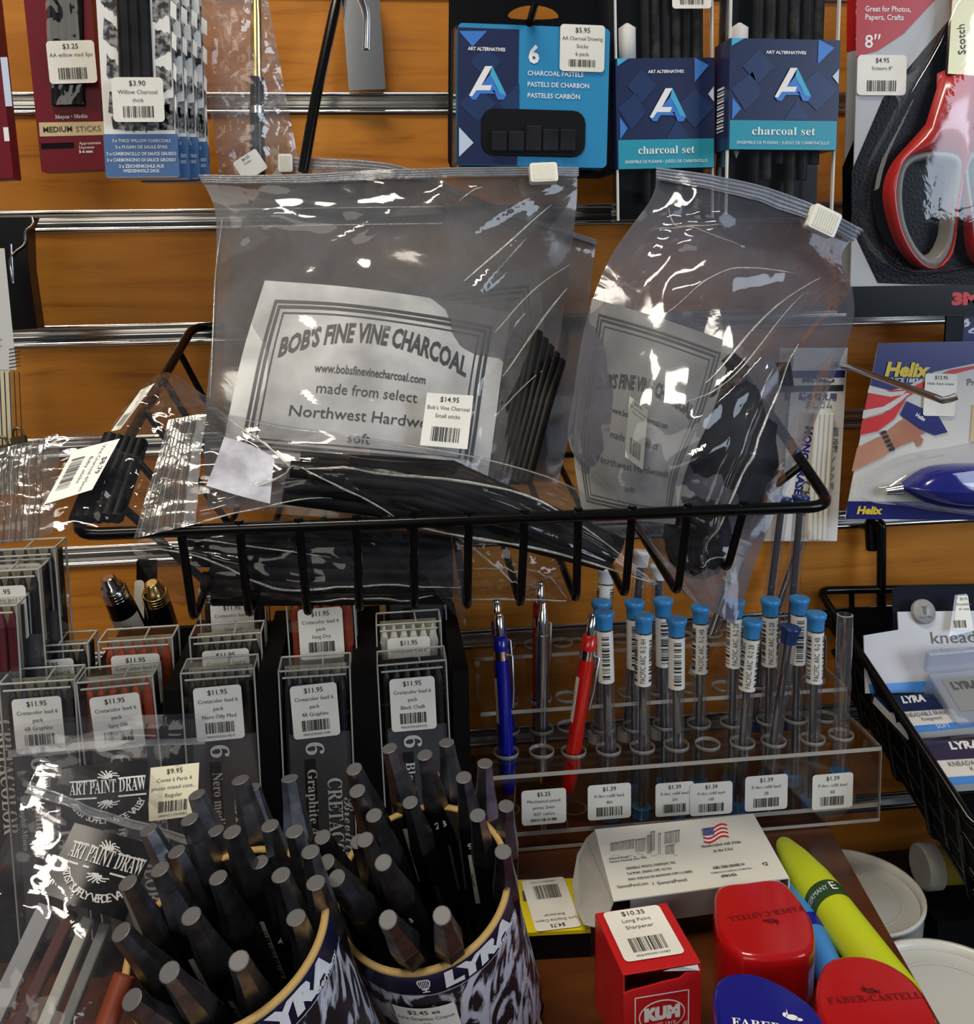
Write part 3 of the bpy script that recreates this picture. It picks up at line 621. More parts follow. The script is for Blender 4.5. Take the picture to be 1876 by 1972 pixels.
# 12 left edge: black blister, cream brush card with padlocks
M, W, H = pk((-70, 640), (68, 636), (-70, 416), -.05)
t = thing('blister_pack', 'glossy black blister pack at the left edge, behind the striped card', 'art pack', M=M)
pts = [loc2(M, *p) for p in ((-70, 640), (72, 633), (56, 520), (53, 440), (62, 418), (-70, 420))]
mb = MB(); mb.prism(M, pts, -.014, 0, M_blackp); mb.obj('black_shell', t, bevel=.001)
mb = MB()
for A in (((62, 418), (64, 432), (50, 445), (48, 470), (30, 485), (20, 505), (26, 545)), ((22, 470), (25, 520), (26, 545))): mb.tube(smoothpts([M @ V((*loc2(M, *p), .0008)) for p in A], 4), .0009, M_clearedge if 'M_clearedge' in globals() else M_chrome, 6)
mb.obj('shiny_edge', t)
M_brass = mat('dark_brass', (.2, .16, .09), .35, 1); M_ivory = mat('ivory_card', (.66, .58, .38), .5)
M, W, H = pk((-60, 960), (40, 945), (-75, 480), -.1)
t = thing('striped_card', 'ivory card with thin black stripes at the left edge', 'card', M=M)
mb = MB(); P = [loc2(M, *p) for p in ((-60, 960), (30, 950), (8, 478), (-75, 480))]; mb.prism(M, P, -.001, 0, M_ivory); s = PS(mb, M)
s.pp([(-70, 482), (9, 482), (32, 712), (-70, 712)], M_lgrey, 1)
for i in range(9): x = -40+i*9.5; s.pp([(x, 716), (x+2, 716), (x+12, 950), (x+10, 950)], M_ink, 1)
s.pt('pack', 6, 655, 6, M_ink2, 2, al='r', fitpx=30); s.pt('ct.', 6, 667, 6, M_ink2, 2, al='r', fitpx=14)
for i in range(6): s.pp([(18, 672+i*7), (40, 668+i*7), (40, 670+i*7), (18, 674+i*7)], M_ink, 2)
mb.obj('card', t)
for (x, y) in ((10, 862), (40, 845)):
    mb = MB(); a = loc2(M, x, y); mb.prism(M @ T_((a[0], a[1], .003)), rrect(-.004, -.005, .004, .002, .001), -.002, .002, M_brass)
    mb.tube([M @ V((a[0]+.003*math.cos(q), a[1]+.002+.005*math.sin(q), .003)) for q in [i*math.pi/8 for i in range(9)]], .0008, M_brass, 6)
    tag(mb.obj('padlock'), 'tiny brass padlock charm %s' % ('hooked on the striped card edge' if x > 20 else 'in the middle of the striped card'), 'padlock')
# ------------------------------------------------------------------ wire basket and the bags in it
def surf(ctrl):
    """smooth surface through rows of points"""
    R, C = len(ctrl), len(ctrl[0])
    def cr(a, b, c, d, t): return .5*((2*b)+(c-a)*t+(2*a-5*b+4*c-d)*t*t+(3*b-a-3*c+d)*t**3)
    def at1(L, t):
        n = len(L)-1; x = min(max(t, 0), 1)*n; i = min(int(x), n-1); f = x-i
        a = L[i-1] if i > 0 else L[0]*2-L[1]; d = L[i+2] if i+2 <= n else L[n]*2-L[n-1]
        return cr(a, L[i], L[i+1], d, f)
    return lambda u, v: at1([at1(r, u) for r in ctrl], v)
def P3(rows, dy=0): return [[at(p[0], p[1], p[2]+dy) for p in r] for r in rows]
def normal(fn, u, v):
    e = .01; a = fn(min(u+e, 1), v)-fn(max(u-e, 0), v); b = fn(u, min(v+e, 1))-fn(u, max(v-e, 0)); n = a.cross(b)
    n = n.normalized() if n.length > 1e-12 else -FW
    return n if n.dot(FW) < 0 else -n
def crinkle(fn, amp=.0015, seed=0, ridges=(), fr_=6, edge=True, bulge=0):
    def g(u, v):
        n = normal(fn, u, v); d = amp*(noise.noise((u*fr_, v*fr_, seed))+.6*noise.noise((u*fr_*2.3, v*fr_*2.3, seed+9)) + .7*(.4-abs(noise.noise((u*fr_*.8+3, v*fr_*.8, seed+4)))*1.6))
        for (u0, v0), (u1, v1), a, w in ridges:
            du, dv = u1-u0, v1-v0; L = du*du+dv*dv; t = min(1, max(0, ((u-u0)*du+(v-v0)*dv)/L)); q = math.hypot(u-u0-t*du, v-v0-t*dv)
            d += a*max(0, 1-q/w)*(1-.5*abs(2*t-1))
        k = min(1, 8*min(u, 1-u, v, 1-v)) if edge else 1
        return fn(u, v)+n*((d*k)+bulge*math.sin(math.pi*u)*math.sin(math.pi*v))
    return g
def onmap(fn, W, H, flip=False):
    """metres on a sheet of W x H (origin bottom left) -> point on the surface fn(u, v), v running down"""
    return lambda x, y, h: (lambda u, v: fn(u, v)+normal(fn, u, v)*h)(min(1, max(0, x/W)), min(1, max(0, 1-y/H)))
# ---- basket
YF = -.24
FL, FR = at(140, 1030, YF), at(1602, 975, YF)
dv = ray(835, -172); dv = dv/dv.y; db = ray(747, 235); db = db/db.y
RL, RR = FL+dv*(-.008-YF), FR+dv*(-.008-YF)
t = thing('wire_basket', 'black wire display basket holding the bags of vine charcoal', 'basket', (FL+FR)/2)
mb = MB(); mb.tube(roundcorner([FL, FR, RR, RL], .012, 5, True), .0029, M_wire, 10, True, True); mb.obj('rim', t)
YB = -.232
bots = [(373, 1193), (480, 1187), (593, 1185), (692, 1178), (798, 1175), (900, 1172), (1003, 1167), (1110, 1157), (1204, 1148), (1305, 1143), (1400, 1098)]
tops = [347, 460, 575, 687, 797, 903, 1011, 1114, 1218, 1325, 1432]
bp = [at(x, y, YB) for x, y in bots]; LB = (-.012-YB)
for i, b in enumerate(bp):
    tp = FL+(FR-FL)*((tops[i]-140)/1462.); tp = FL.lerp(FR, (at(tops[i], 1000, YF).x-FL.x)/(FR.x-FL.x))
    e = b+db*LB; back = RL.lerp(RR, min(1, max(0, (tp.x-FL.x)/(FR.x-FL.x))))
    mb = MB(); mb.tube([tp+V((0, 0, .004))]+roundcorner([tp, b, e, back], .006, 4), .0021, M_wire, 8); mb.obj('wire', t)
for i in range(1, 6):                                        # sloping side wires
    for (A, B, b0) in ((FL, RL, bp[0]), (FR, RR, bp[-1])):
        f = i/6; p = A.lerp(B, f); q = b0+db*(LB*f); mb = MB(); mb.tube([p, q], .0021, M_wire, 8); mb.obj('wire', t)
for f in (.5, .98):
    mb = MB(); mb.tube([b+db*(LB*f)+V((0, 0, -.002)) for b in bp], .0021, M_wire, 8); mb.obj('cross_wire', t)
for x in (.2, .8):
    p = RL.lerp(RR, x); mb = MB(); mb.tube([p, p+V((0, .004, .02)), p+V((0, .010, .022)), p+V((0, .012, .03))], .0025, M_wire, 8); mb.obj('slat_hook', t)
# ---- bags
M_front = film('sooty_bag_front', (.93, .93, .94), .11, (.15, .15, .155), gloss=.06, base=.035, scale=22, bump=.08, bscale=45)
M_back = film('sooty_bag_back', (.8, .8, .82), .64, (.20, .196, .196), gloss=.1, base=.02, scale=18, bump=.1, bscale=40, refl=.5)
M_bagc = film('clear_poly_bag', (.93, .93, .94), .07, (.10, .10, .105), gloss=.06, base=.035, scale=40, bump=.12, bscale=60)
M_zip = film('zip_strip_plastic', (.85, .86, .88), .42, (.36, .37, .39), gloss=.12, base=.06, scale=60, bump=.3, bscale=90, refl=.5)
M_bagb = film('bluish_bag_front', (.9, .91, .94), .15, (.12, .125, .15), gloss=.07, base=.035, scale=20, bump=.08, bscale=40)
M_rib = film('ribbed_zip_band', (.85, .85, .85), .55, (.13, .125, .12), gloss=.12, base=.04, scale=60, bump=.3, bscale=90, refl=.5)
M_slider = mat('white_zip_slider', (.78, .77, .68), .4)
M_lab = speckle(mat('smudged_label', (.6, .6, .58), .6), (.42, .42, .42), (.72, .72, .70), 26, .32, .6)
M_lab2 = speckle(mat('shaded_smudged_label', (.3, .3, .3), .6), (.13, .13, .13), (.40, .40, .39), 22, .3, .68)  # darker copy of the smudged label, its shade put into the colour
M_dust = speckle(mat('charcoal_dust', (.01, .01, .011), .5, spec=.15), (.003, .003, .0035), (.011, .011, .012), 40, bump=.4)
M_dkgrey = ink('dark_grey_print', (.06, .06, .065))
def zipstrip(t, fn, v0, v1, m=None, lines=3, r=.0006):
    mb = MB(); f = lambda u, v: fn(u, v0+(v1-v0)*v)
    mb.grid(lambda u, v: f(u, v)+normal(f, min(.98, max(.02, u)), .5)*.0012, 40, 3, m or M_zip); zs = mb.obj('zip_strip', t)
    for k in range(lines):
        v = (k+.5)/lines; mb = MB(); mb.tube([f(i/30, v)+normal(f, min(.98, max(.02, i/30)), .5)*.0018 for i in range(31)], r, m or M_zip, 6); mb.obj('zip_ridge', zs)
M_glint = film('pale_glint_film', (.95, .95, .93), .5, (.62, .61, .55), gloss=.08, base=.12, scale=200, bump=.3, bscale=200)
def fold_glint(t, f, uvs, r=.0007):  # pale tubes along the folds: highlight streaks put into shape and colour
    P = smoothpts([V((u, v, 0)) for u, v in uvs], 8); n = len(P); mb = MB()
    mb.tube([f(p.x, p.y)+(CAM-f(p.x, p.y)).normalized()*.0006 for p in P], [r*(.25+.75*math.sin(math.pi*(i+.5)/n))*(.75+.5*noise.noise((i*.9, r*9000, 2))) for i in range(n)], M_glint, 6); mb.obj('glint_strip', t)
def slider(t, a, b, c, th=.006):
    """slider over the zip: top left, top right, bottom left points"""
    M = fr(a+(c-a)-FW*.004, b-a, a-c); W = (b-a).length; H = (c-a).length; mb = MB()
    mb.prism(M, rrect(0, 0, W, H, .0015), -.003, .003, M_slider)
    for i in range(9): mb.box(M, (W*(.1+.09*i), H*.08, .003), (W*(.14+.09*i), H*.92, .0036), M_slider)
    mb.obj('zip_slider', t, bevel=.0005)
def boblabel(t, fn, W, H, m, name='printed_label', arcs=.075, partial=False):
    mb = MB(); S = Sheet(mb, onmap(fn, W, H), W, H, curved=.006)
    S.rect(0, 0, 1, 1, m, 0); a, b = .065, .07*W/H*1.0
    for i, (d, w) in enumerate(((0, .0014), (.0022, .0014), (.0052, .0007))):
        d0 = d/W; e0 = d/H; S.frame(a+d0, b*.8+e0, 1-a-d0, 1-b-e0, w*W/.112, M_dkgrey, 1)
    def tx(s, y, size, fit, x=.5, **k): S.text(s, x, y, size*W, M_dkgrey, 1.5, fit=fit*W, **k)
    tx("BOB'S FINE VINE CHARCOAL", .615, .105, .73, arc=arcs*W, bold=.035)
    tx('www.bobsfinevinecharcoal.com', .535, .05, .44, .50, bold=.012); tx('made from select', .425, .062, .40)
    tx('Northwest Hardwoods', .29, .068, .64, .535); tx('soft', .165, .062, .093)
    return mb.obj(name, t)
# the rear slider bag first
A2 = P3([[(548, 303, -.05), (690, 309, -.052), (800, 330, -.052), (960, 400, -.05), (1148, 463, -.045)],
         [(470, 420, -.055), (690, 410, -.06), (800, 420, -.062), (960, 460, -.06), (1142, 520, -.05)],
         [(440, 560, -.07), (650, 580, -.08), (800, 590, -.085), (980, 600, -.08), (1130, 640, -.065)],
         [(430, 740, -.09), (650, 760, -.105), (800, 770, -.11), (980, 770, -.105), (1110, 780, -.085)],
         [(440, 900, -.11), (650, 920, -.12), (800, 930, -.12), (980, 930, -.12), (1075, 930, -.1)]])
t = thing('charcoal_bag', 'rear sooty slider bag of vine charcoal, behind the big labelled one', 'bag of charcoal', at(750, 900, -.11))
f = crinkle(surf(A2), .002, 3, [((.6, .1), (.95, .5), .003, .06)])
mb = MB(); mb.grid(f, 44, 44, M_front); mb.obj('front_film', t)
g = crinkle(surf([[p+V((0, .012*math.sin(math.pi*j/4)*(i > 0)+.001, 0)) for j, p in enumerate(r)] for i, r in enumerate(A2)]), .002, 5)
mb = MB(); mb.grid(g, 30, 30, M_back); mb.obj('back_film', t)
zipstrip(t, f, 0, .05); slider(t, at(540, 300, -.052), at(567, 300, -.052), at(540, 334, -.052))
L2 = surf(P3([[(660, 566, -.078), (850, 540, -.082), (1040, 515, -.076)], [(680, 720, -.1), (870, 700, -.105), (1052, 690, -.09)], [(700, 910, -.112), (890, 900, -.118), (1066, 884, -.098)]], .004))
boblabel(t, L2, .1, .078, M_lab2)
# the big labelled bag
A = P3([[(383, 336, -.088), (560, 337, -.095), (760, 327, -.098), (950, 322, -.096), (1112, 321, -.086)],
        [(414, 410, -.092), (570, 412, -.105), (760, 405, -.110), (950, 400, -.107), (1110, 400, -.09)],
        [(414, 540, -.1), (570, 540, -.122), (750, 540, -.128), (930, 540, -.124), (1094, 540, -.098)],
        [(404, 690, -.128), (560, 700, -.148), (740, 705, -.154), (910, 710, -.148), (1068, 705, -.12)],
        [(392, 840, -.155), (540, 850, -.172), (720, 860, -.176), (880, 880, -.172), (1010, 850, -.15)],
        [(400, 980, -.165), (540, 990, -.182), (700, 1000, -.186), (850, 1000, -.182), (970, 960, -.168)]])
t = thing('charcoal_bag', 'big clear slider bag with white vine charcoal label, standing in the basket', 'bag of charcoal', at(700, 950, -.17))
RG = [((.74, .42), (.99, .13), .004, .022), ((.66, .3), (.9, .12), .0025, .02), ((.78, .62), (1, .28), .0045, .025), ((.82, .5), (1, .42), .003, .02), ((.86, .7), (1, .45), .003, .02), ((.0, .18), (.35, .24), .002, .03), ((.05, .3), (.2, .2), .002, .02), ((.6, .2), (.62, .08), .002, .015), ((.7, .12), (.72, .06), .002, .012), ((.35, .3), (.5, .22), .002, .03)]
f = crinkle(surf(A), .0017, 11, RG)
mb = MB(); mb.grid(f, 90, 80, M_front); mb.obj('front_film', t)
g = crinkle(surf([[p+V((0, .018*math.sin(math.pi*j/4)*(i > 0)+.0015, 0)) for j, p in enumerate(r)] for i, r in enumerate(A)]), .002, 15)
mb = MB(); mb.grid(g, 36, 36, M_back); mb.obj('back_film', t)
zipstrip(t, f, .004, .055, lines=4); [fold_glint(t, f, c, r) for c, r in (([(.70, .40), (.80, .31), (.92, .19)], .0008), ([(.80, .52), (.9, .42), (1, .36)], .0006), ([(.84, .62), (.93, .5), (1, .42)], .0009), ([(.86, .7), (.95, .62), (1, .6)], .0006), ([(.02, .22), (.0, .4), (.012, .7)], .0005), ([(.66, .17), (.69, .13), (.72, .11)], .0005))]; slider(t, at(1020, 320, -.096), at(1072, 318, -.096), at(1021, 356, -.099))
L1 = surf(P3([[(510, 540, -.112), (665, 552, -.119), (830, 574, -.119), (985, 602, -.110)], [(470, 670, -.139), (640, 670, -.146), (800, 690, -.146), (966, 720, -.136)],
              [(445, 780, -.159), (620, 790, -.166), (780, 805, -.166), (952, 830, -.155)], [(425, 880, -.168), (600, 900, -.176), (760, 915, -.176), (938, 930, -.166)]], .0035))
boblabel(t, L1, .114, .086, M_lab)
LP = surf(P3([[(822, 756, -.166), (912, 762, -.163)], [(808, 858, -.178), (900, 866, -.175)]]))
price(t, onmap(LP, .023, .025), .0115, .0125, .0228, .0248, ['$14.95', "Bob's Vine Charcoal", 'Small sticks'], base=1, seed=21, curved=.01)
for i in range(9):
    mb = MB(); x = 985+i*11; mb.tube([at(x+6, 640+abs(i-4)*14, -.112), at(x-20, 780, -.138), at(x-60, 930, -.158)], .0036, M_dust, 7); mb.obj('charcoal_stick', t)
# the right hand bag
B = P3([[(1265, 322, -.135), (1370, 338, -.142), (1470, 360, -.145), (1570, 396, -.145), (1660, 440, -.138)],
        [(1256, 380, -.138), (1350, 402, -.156), (1450, 432, -.163), (1550, 466, -.160), (1622, 494, -.142)],
        [(1180, 490, -.14), (1290, 515, -.168), (1400, 535, -.179), (1520, 555, -.176), (1643, 560, -.148)],
        [(1132, 610, -.155), (1240, 655, -.186), (1370, 695, -.203), (1500, 690, -.205), (1640, 640, -.165)],
        [(1106, 760, -.172), (1200, 800, -.205), (1330, 830, -.222), (1470, 820, -.22), (1580, 790, -.182)],
        [(1102, 870, -.185), (1190, 930, -.212), (1300, 960, -.227), (1420, 960, -.227), (1520, 930, -.2)],
        [(1210, 1000, -.2), (1255, 1035, -.218), (1310, 1060, -.226), (1390, 1070, -.226), (1465, 1060, -.212)],
        [(1322, 1148, -.22), (1348, 1165, -.224), (1375, 1180, -.226), (1396, 1192, -.226), (1416, 1206, -.224)]])
t = thing('charcoal_bag', 'bulging slider bag of vine charcoal tilted at the right end of basket', 'bag of charcoal', at(1380, 1150, -.22))
RB = [((.95, .22), (.52, .55), .006, .035), ((.98, .27), (.62, .52), .005, .03), ((.72, .45), (.6, .95), .006, .035), ((.3, .33), (.75, .24), .004, .03), ((.7, .62), (.98, .66), .004, .03), ((.05, .2), (.35, .14), .003, .02), ((.1, .22), (.45, .18), .003, .02), ((.15, .25), (.5, .2), .0025, .02), ((.45, .9), (.8, .86), .005, .03), ((.5, .74), (.7, .78), .006, .05), ((.45, .66), (.62, .6), .004, .03)]
f = crinkle(surf(B), .0026, 23, RB, 5)
mb = MB(); mb.grid(f, 80, 100, M_bagb); mb.obj('front_film', t)
g = crinkle(surf([[p+V((0, .022*math.sin(math.pi*j/4)*(0 < i < 7)+.001, 0)) for j, p in enumerate(r)] for i, r in enumerate(B)]), .002, 27)
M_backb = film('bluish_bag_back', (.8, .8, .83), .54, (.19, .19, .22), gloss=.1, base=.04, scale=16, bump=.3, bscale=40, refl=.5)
mb = MB(); mb.grid(g, 36, 44, M_backb); mb.obj('back_film', t)
M_zipb = film('bluish_zip_plastic', (.85, .87, .92), .5, (.34, .37, .43), gloss=.15, base=.06, scale=60, bump=.3, bscale=90, refl=.5)
zipstrip(t, f, .004, .07, M_zipb, 4); [fold_glint(t, f, c, r) for c, r in (([(.50, .47), (.62, .38), (.86, .25)], .0008), ([(.80, .41), (.76, .56), (.72, .7), (.66, .85)], .0009), ([(.3, .37), (.5, .27), (.75, .25)], .0005), ([(.6, .88), (.75, .86), (.8, .95)], .0006), ([(.1, .16), (.2, .2), (.38, .17)], .0005), ([(.45, .52), (.6, .45), (.8, .3)], .0005), ([(.1, .22), (.25, .2), (.5, .21)], .0004))]; slider(t, at(1572, 400, -.15), at(1622, 424, -.15), at(1546, 438, -.152), .008)
LB1 = surf(P3([[(1140, 574, -.157), (1270, 612, -.182), (1415, 662, -.199)], [(1120, 720, -.168), (1245, 755, -.2), (1370, 800, -.214)], [(1105, 860, -.182), (1215, 890, -.21), (1320, 910, -.219)], [(1120, 980, -.196), (1215, 1000, -.214), (1300, 1010, -.22)]], .0045))
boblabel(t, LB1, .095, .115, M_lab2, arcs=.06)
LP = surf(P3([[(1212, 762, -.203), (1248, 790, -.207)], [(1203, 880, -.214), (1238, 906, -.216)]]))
price(t, onmap(LP, .0125, .027), .00625, .0135, .0124, .0268, ['$14.95', 'Bob Vine Charcoal', 'Mixed sticks'], base=1, seed=22, curved=.01, mm=mat('shaded_label_paper', (.42, .41, .34), .5))  # sticker paper darkened: the shade on this bag face is in its colour
def lump(c, rx, ry, rz, seed, m=M_dust):
    mb = MB(); mb.grid(lambda u, v: (lambda th, ph: c+V((rx*math.cos(th)*math.cos(ph), ry*math.sin(th)*math.cos(ph), rz*math.sin(ph)))*(1+.22*noise.noise((3*math.cos(th)*math.cos(ph)+seed, 3*math.sin(th)*math.cos(ph), 3*math.sin(ph)))))(u*2*math.pi, (v-.5)*math.pi), 24, 16, m); return mb
lump(at(1395, 880, -.198), .028, .014, .040, 4).obj('charcoal_heap', t); lump(at(1345, 1035, -.208), .018, .009, .022, 8).obj('charcoal_heap', t)
mb = MB(); mb.tube([at(1500, 700, -.185), at(1505, 745, -.188)], [.006, .0065], M_dust, 7); mb.obj('charcoal_piece', t)
mb = MB(); mb.tube([at(1400, 690, -.195), at(1425, 720, -.2)], [.005, .0065], M_dust, 7); mb.obj('charcoal_piece', t)
# flat bag lying along the front rim
C = P3([[(325, 808, -.205), (420, 797, -.2), (560, 822, -.2), (700, 842, -.202), (960, 888, -.2), (1140, 960, -.205), (1268, 1118, -.222)],
        [(305, 880, -.218), (410, 875, -.222), (540, 880, -.222), (660, 890, -.226), (940, 930, -.226), (1120, 1000, -.224), (1268, 1120, -.226)],
        [(280, 960, -.235), (405, 945, -.236), (510, 930, -.234), (640, 915, -.236), (880, 965, -.234), (1090, 1030, -.23), (1268, 1122, -.228)],
        [(258, 1037, -.248), (402, 1003, -.247), (480, 985, -.242), (640, 962, -.232), (820, 1025, -.23), (1050, 1064, -.23), (1268, 1126, -.229)]])
t = thing('charcoal_bag', 'clear ziplock bag of black sticks lying along the basket front', 'bag of charcoal', at(700, 960, -.225))
RC = [((.2, .1), (.42, .62), .003, .03), ((.42, .62), (.75, .35), .003, .03), ((.42, .6), (.62, .95), .004, .03), ((.42, .62), (.25, .75), .003, .03), ((.5, .5), (.9, .6), .0025, .04)]
f = crinkle(surf(C), .0018, 31, RC)
mb = MB(); mb.grid(f, 100, 40, M_bagc); mb.obj('front_film', t)
g = crinkle(surf([[p+V((0, .010*math.sin(math.pi*i/3)+.001, -.006*math.sin(math.pi*i/3))) for p in r] for i, r in enumerate(C)]), .0015, 33)
mb = MB(); mb.grid(g, 50, 20, M_bagc); mb.obj('back_film', t)
[fold_glint(t, f, c, r) for c, r in (([(.2, .04), (.32, .3), (.43, .58)], .0009), ([(.43, .58), (.55, .48), (.75, .38), (.92, .5)], .0009), ([(.43, .58), (.52, .8), (.62, .97)], .0007), ([(.43, .58), (.35, .7), (.22, .8)], .0007), ([(.15, .985), (.35, .985), (.5, .985)], .0006), ([(.6, .97), (.8, .97), (.99, .97)], .0009), ([(.2, .02), (.5, .02), (.8, .02)], .0005))]
mb = MB(); mb.grid(lambda u, v: f(.11*u, v)-FW*.0004, 8, 24, M_rib); rb = mb.obj('ribbed_band', t)
for k in range(8):
    u = .012+.012*k; mb = MB(); mb.tube([f(u, i/24)-FW*.0008 for i in range(25)], .00032, M_rib if k % 3 else M_zip, 5); mb.obj('zip_ridge', rb)
mb = MB(); mb.grid(lambda u, v: f(.105+.03*u, v)-FW*.0012, 6, 24, M_zip); mb.obj('zip_strip', t)
SQ = surf(P3([[(432, 841, -.219), (480, 856, -.22), (528, 880, -.222)], [(415, 890, -.23), (470, 905, -.23), (524, 925, -.231)], [(397, 935, -.238), (455, 953, -.238), (520, 970, -.238)]], -.004))
mb = MB(); S = Sheet(mb, onmap(SQ, .03, .03), .03, .03, curved=.003); S.rect(0, 0, 1, 1, speckle(mat('smudged_sticker_back', (.6, .6, .64), .5), (.33, .32, .37), (.66, .66, .72), 60, .35, .62), 0); mb.obj('sticker_back', t)
for i in range(10):
    mb = MB(); v = .28+.07*i; mb.tube([f(.4+.06*(i % 3), min(v+.1, .9))+V((0, .006, -.001)), f(.62, v)+V((0, .007, 0)), f(.92, v)+V((0, .005, 0))], .0042, M_dust, 7); mb.obj('charcoal_stick', t)
# bag spilling over the left rim, with sticker
Dg = P3([[(-40, 872, -.215), (60, 850, -.21), (150, 828, -.205), (270, 846, -.198), (345, 835, -.19)],
         [(-45, 930, -.225), (50, 905, -.222), (160, 880, -.218), (270, 905, -.212), (340, 890, -.2)],
         [(-50, 990, -.236), (50, 960, -.235), (150, 945, -.23), (255, 960, -.224), (320, 950, -.21)],
         [(-60, 1055, -.246), (45, 1040, -.246), (140, 1018, -.242), (250, 1012, -.234), (300, 1000, -.22)]])
t = thing('charcoal_bag', 'clear ziplock bag hanging over left basket rim, sticker turned sideways', 'bag of charcoal', at(150, 960, -.22))
f = crinkle(surf(Dg), .0018, 41, [((.7, .2), (.85, .8), .004, .04), ((.6, .3), (.62, 1), .003, .03), ((.85, .3), (1, .9), .003, .04)])
mb = MB(); mb.grid(f, 50, 34, M_bagc); mb.obj('front_film', t)
mb = MB(); mb.grid(crinkle(surf([[p+V((0, .008, -.003)) for p in r] for r in Dg]), .002, 43), 30, 20, M_bagc); mb.obj('back_film', t)
mb = MB(); mb.grid(lambda u, v: f(.40*u, v)-FW*.0004, 14, 24, M_rib); rb = mb.obj('ribbed_band', t)
for k in range(9):
    u = .1+.028*k; mb = MB(); mb.tube([f(u, i/24)-FW*.0008 for i in range(25)], .00035, M_rib if k % 3 else M_zip, 5); mb.obj('zip_ridge', rb)
SQ = surf(P3([[(142, 868, -.219), (232, 845, -.215)], [(84, 973, -.239), (178, 944, -.233)]], -.003))
price(t, lambda x, y, h: onmap(SQ, .03, .03)(.03-x, .03-y, h), .015, .015, .0298, .0298, ['$8.79', 'Vine Charcoal 4/5mm', 'Baby sticks'], base=1, seed=44, curved=.01, a=math.radians(90))
for i in range(5):
    mb = MB(); mb.tube([f(.62+.03*i, .05)+V((0, .004, 0)), f(.5+.04*i, .95)+V((0, .005, 0))], .004, M_dust, 7); mb.obj('charcoal_stick', t)
D2 = P3([[(268, 742, -.155), (325, 717, -.15), (385, 755, -.15), (445, 795, -.155)], [(235, 790, -.17), (300, 770, -.178), (370, 790, -.175), (440, 815, -.17)], [(205, 838, -.185), (290, 840, -.195), (360, 850, -.19), (430, 860, -.185)]])
t = thing('charcoal_bag', 'small crumpled clear bag peaking above the left rim of basket', 'bag of charcoal', at(320, 830, -.18))
f = crinkle(surf(D2), .002, 51, [((.35, 0), (.55, .8), .004, .05), ((.3, 0), (.1, .9), .003, .05)])
mb = MB(); mb.grid(f, 34, 26, M_bagc); mb.obj('front_film', t)
mb = MB(); mb.grid(crinkle(surf([[p+V((0, .008, -.002)) for p in r] for r in D2]), .002, 53), 20, 16, M_bagc); mb.obj('back_film', t)
SQ = surf(P3([[(272, 752, -.17), (300, 738, -.17)], [(214, 832, -.186), (232, 828, -.186)]])); price(t, onmap(SQ, .01, .022), .005, .011, .0098, .0218, ['$8.79'], base=1, seed=45, curved=.01)
# bags pressed into the bottom of the basket, seen between the front wires
E_ = P3([[(245, 1035, -.212), (400, 1018, -.215), (560, 1008, -.216), (720, 1005, -.216), (886, 1040, -.216)],
         [(268, 1085, -.216), (410, 1075, -.222), (570, 1078, -.225), (740, 1085, -.225), (890, 1090, -.222)],
         [(310, 1145, -.214), (430, 1140, -.222), (580, 1142, -.225), (750, 1140, -.225), (888, 1140, -.22)],
         [(350, 1168, -.208), (450, 1160, -.212), (590, 1162, -.214), (750, 1160, -.214), (885, 1162, -.212)]])
t = thing('charcoal_bag', 'clear bag of black sticks sagging through the basket front wires', 'bag of charcoal', at(560, 1130, -.21))
f = crinkle(surf(E_), .0016, 61, [((.0, .1), (.5, .55), .003, .05), ((.3, .5), (1, .6), .003, .04), ((.5, .8), (.9, .75), .0025, .04)])
mb = MB(); mb.grid(f, 70, 30, M_bagc); mb.obj('front_film', t)
mb = MB(); mb.grid(crinkle(surf([[p+V((0, .012, 0)) for p in r] for r in E_]), .002, 63), 30, 14, M_bagc); mb.obj('back_film', t)
[fold_glint(t, f, c, r) for c, r in (([(.0, .12), (.2, .3), (.45, .62), (.7, .55), (1, .6)], .0008), ([(.05, .97), (.5, .97), (.95, .97)], .0006), ([(.1, .05), (.35, .2), (.6, .3)], .0005), ([(.5, .8), (.75, .75), (1, .85)], .0006))]
mb = MB(); FLP = surf(P3([[(805, 1090, -.222), (850, 1075, -.225), (892, 1058, -.226)], [(850, 1155, -.222), (875, 1150, -.224), (895, 1130, -.226)], [(896, 1206, -.222), (897, 1207, -.224), (898, 1208, -.226)]]))
mb.grid(crinkle(FLP, .0012, 65, [((1, 0), (1, 1), .002, .1), ((.5, 0), (1, 1), .002, .08)]), 16, 20, M_bagb); mb.obj('corner_flap', t)
for i in range(7):
    mb = MB(); v = .1+.12*i; mb.tube([f(.18+.05*(i % 2), v)+V((0, .006, 0)), f(.5, v+.03)+V((0, .006, 0)), f(.97, v)+V((0, .006, 0))], .0052, M_dust, 7); mb.obj('charcoal_stick', t)
E2 = P3([[(880, 1005, -.212), (980, 1010, -.214), (1090, 1035, -.212)], [(880, 1080, -.218), (980, 1085, -.222), (1085, 1090, -.216)], [(872, 1158, -.208), (985, 1158, -.212), (1098, 1160, -.208)]])
t = thing('charcoal_bag', 'folded clear bag corner beside the sagging bag under the rim', 'bag of charcoal', at(985, 1130, -.21))
f = crinkle(surf(E2), .002, 71, [((0, .2), (.6, .75), .004, .05), ((.5, .7), (.65, 0), .004, .05), ((.6, .75), (1, .5), .003, .05)])
mb = MB(); mb.grid(f, 36, 26, M_bagc); mb.obj('front_film', t)
mb = MB(); mb.grid(crinkle(surf([[p+V((0, .01, 0)) for p in r] for r in E2]), .002, 73), 20, 14, M_bagc); mb.obj('back_film', t)
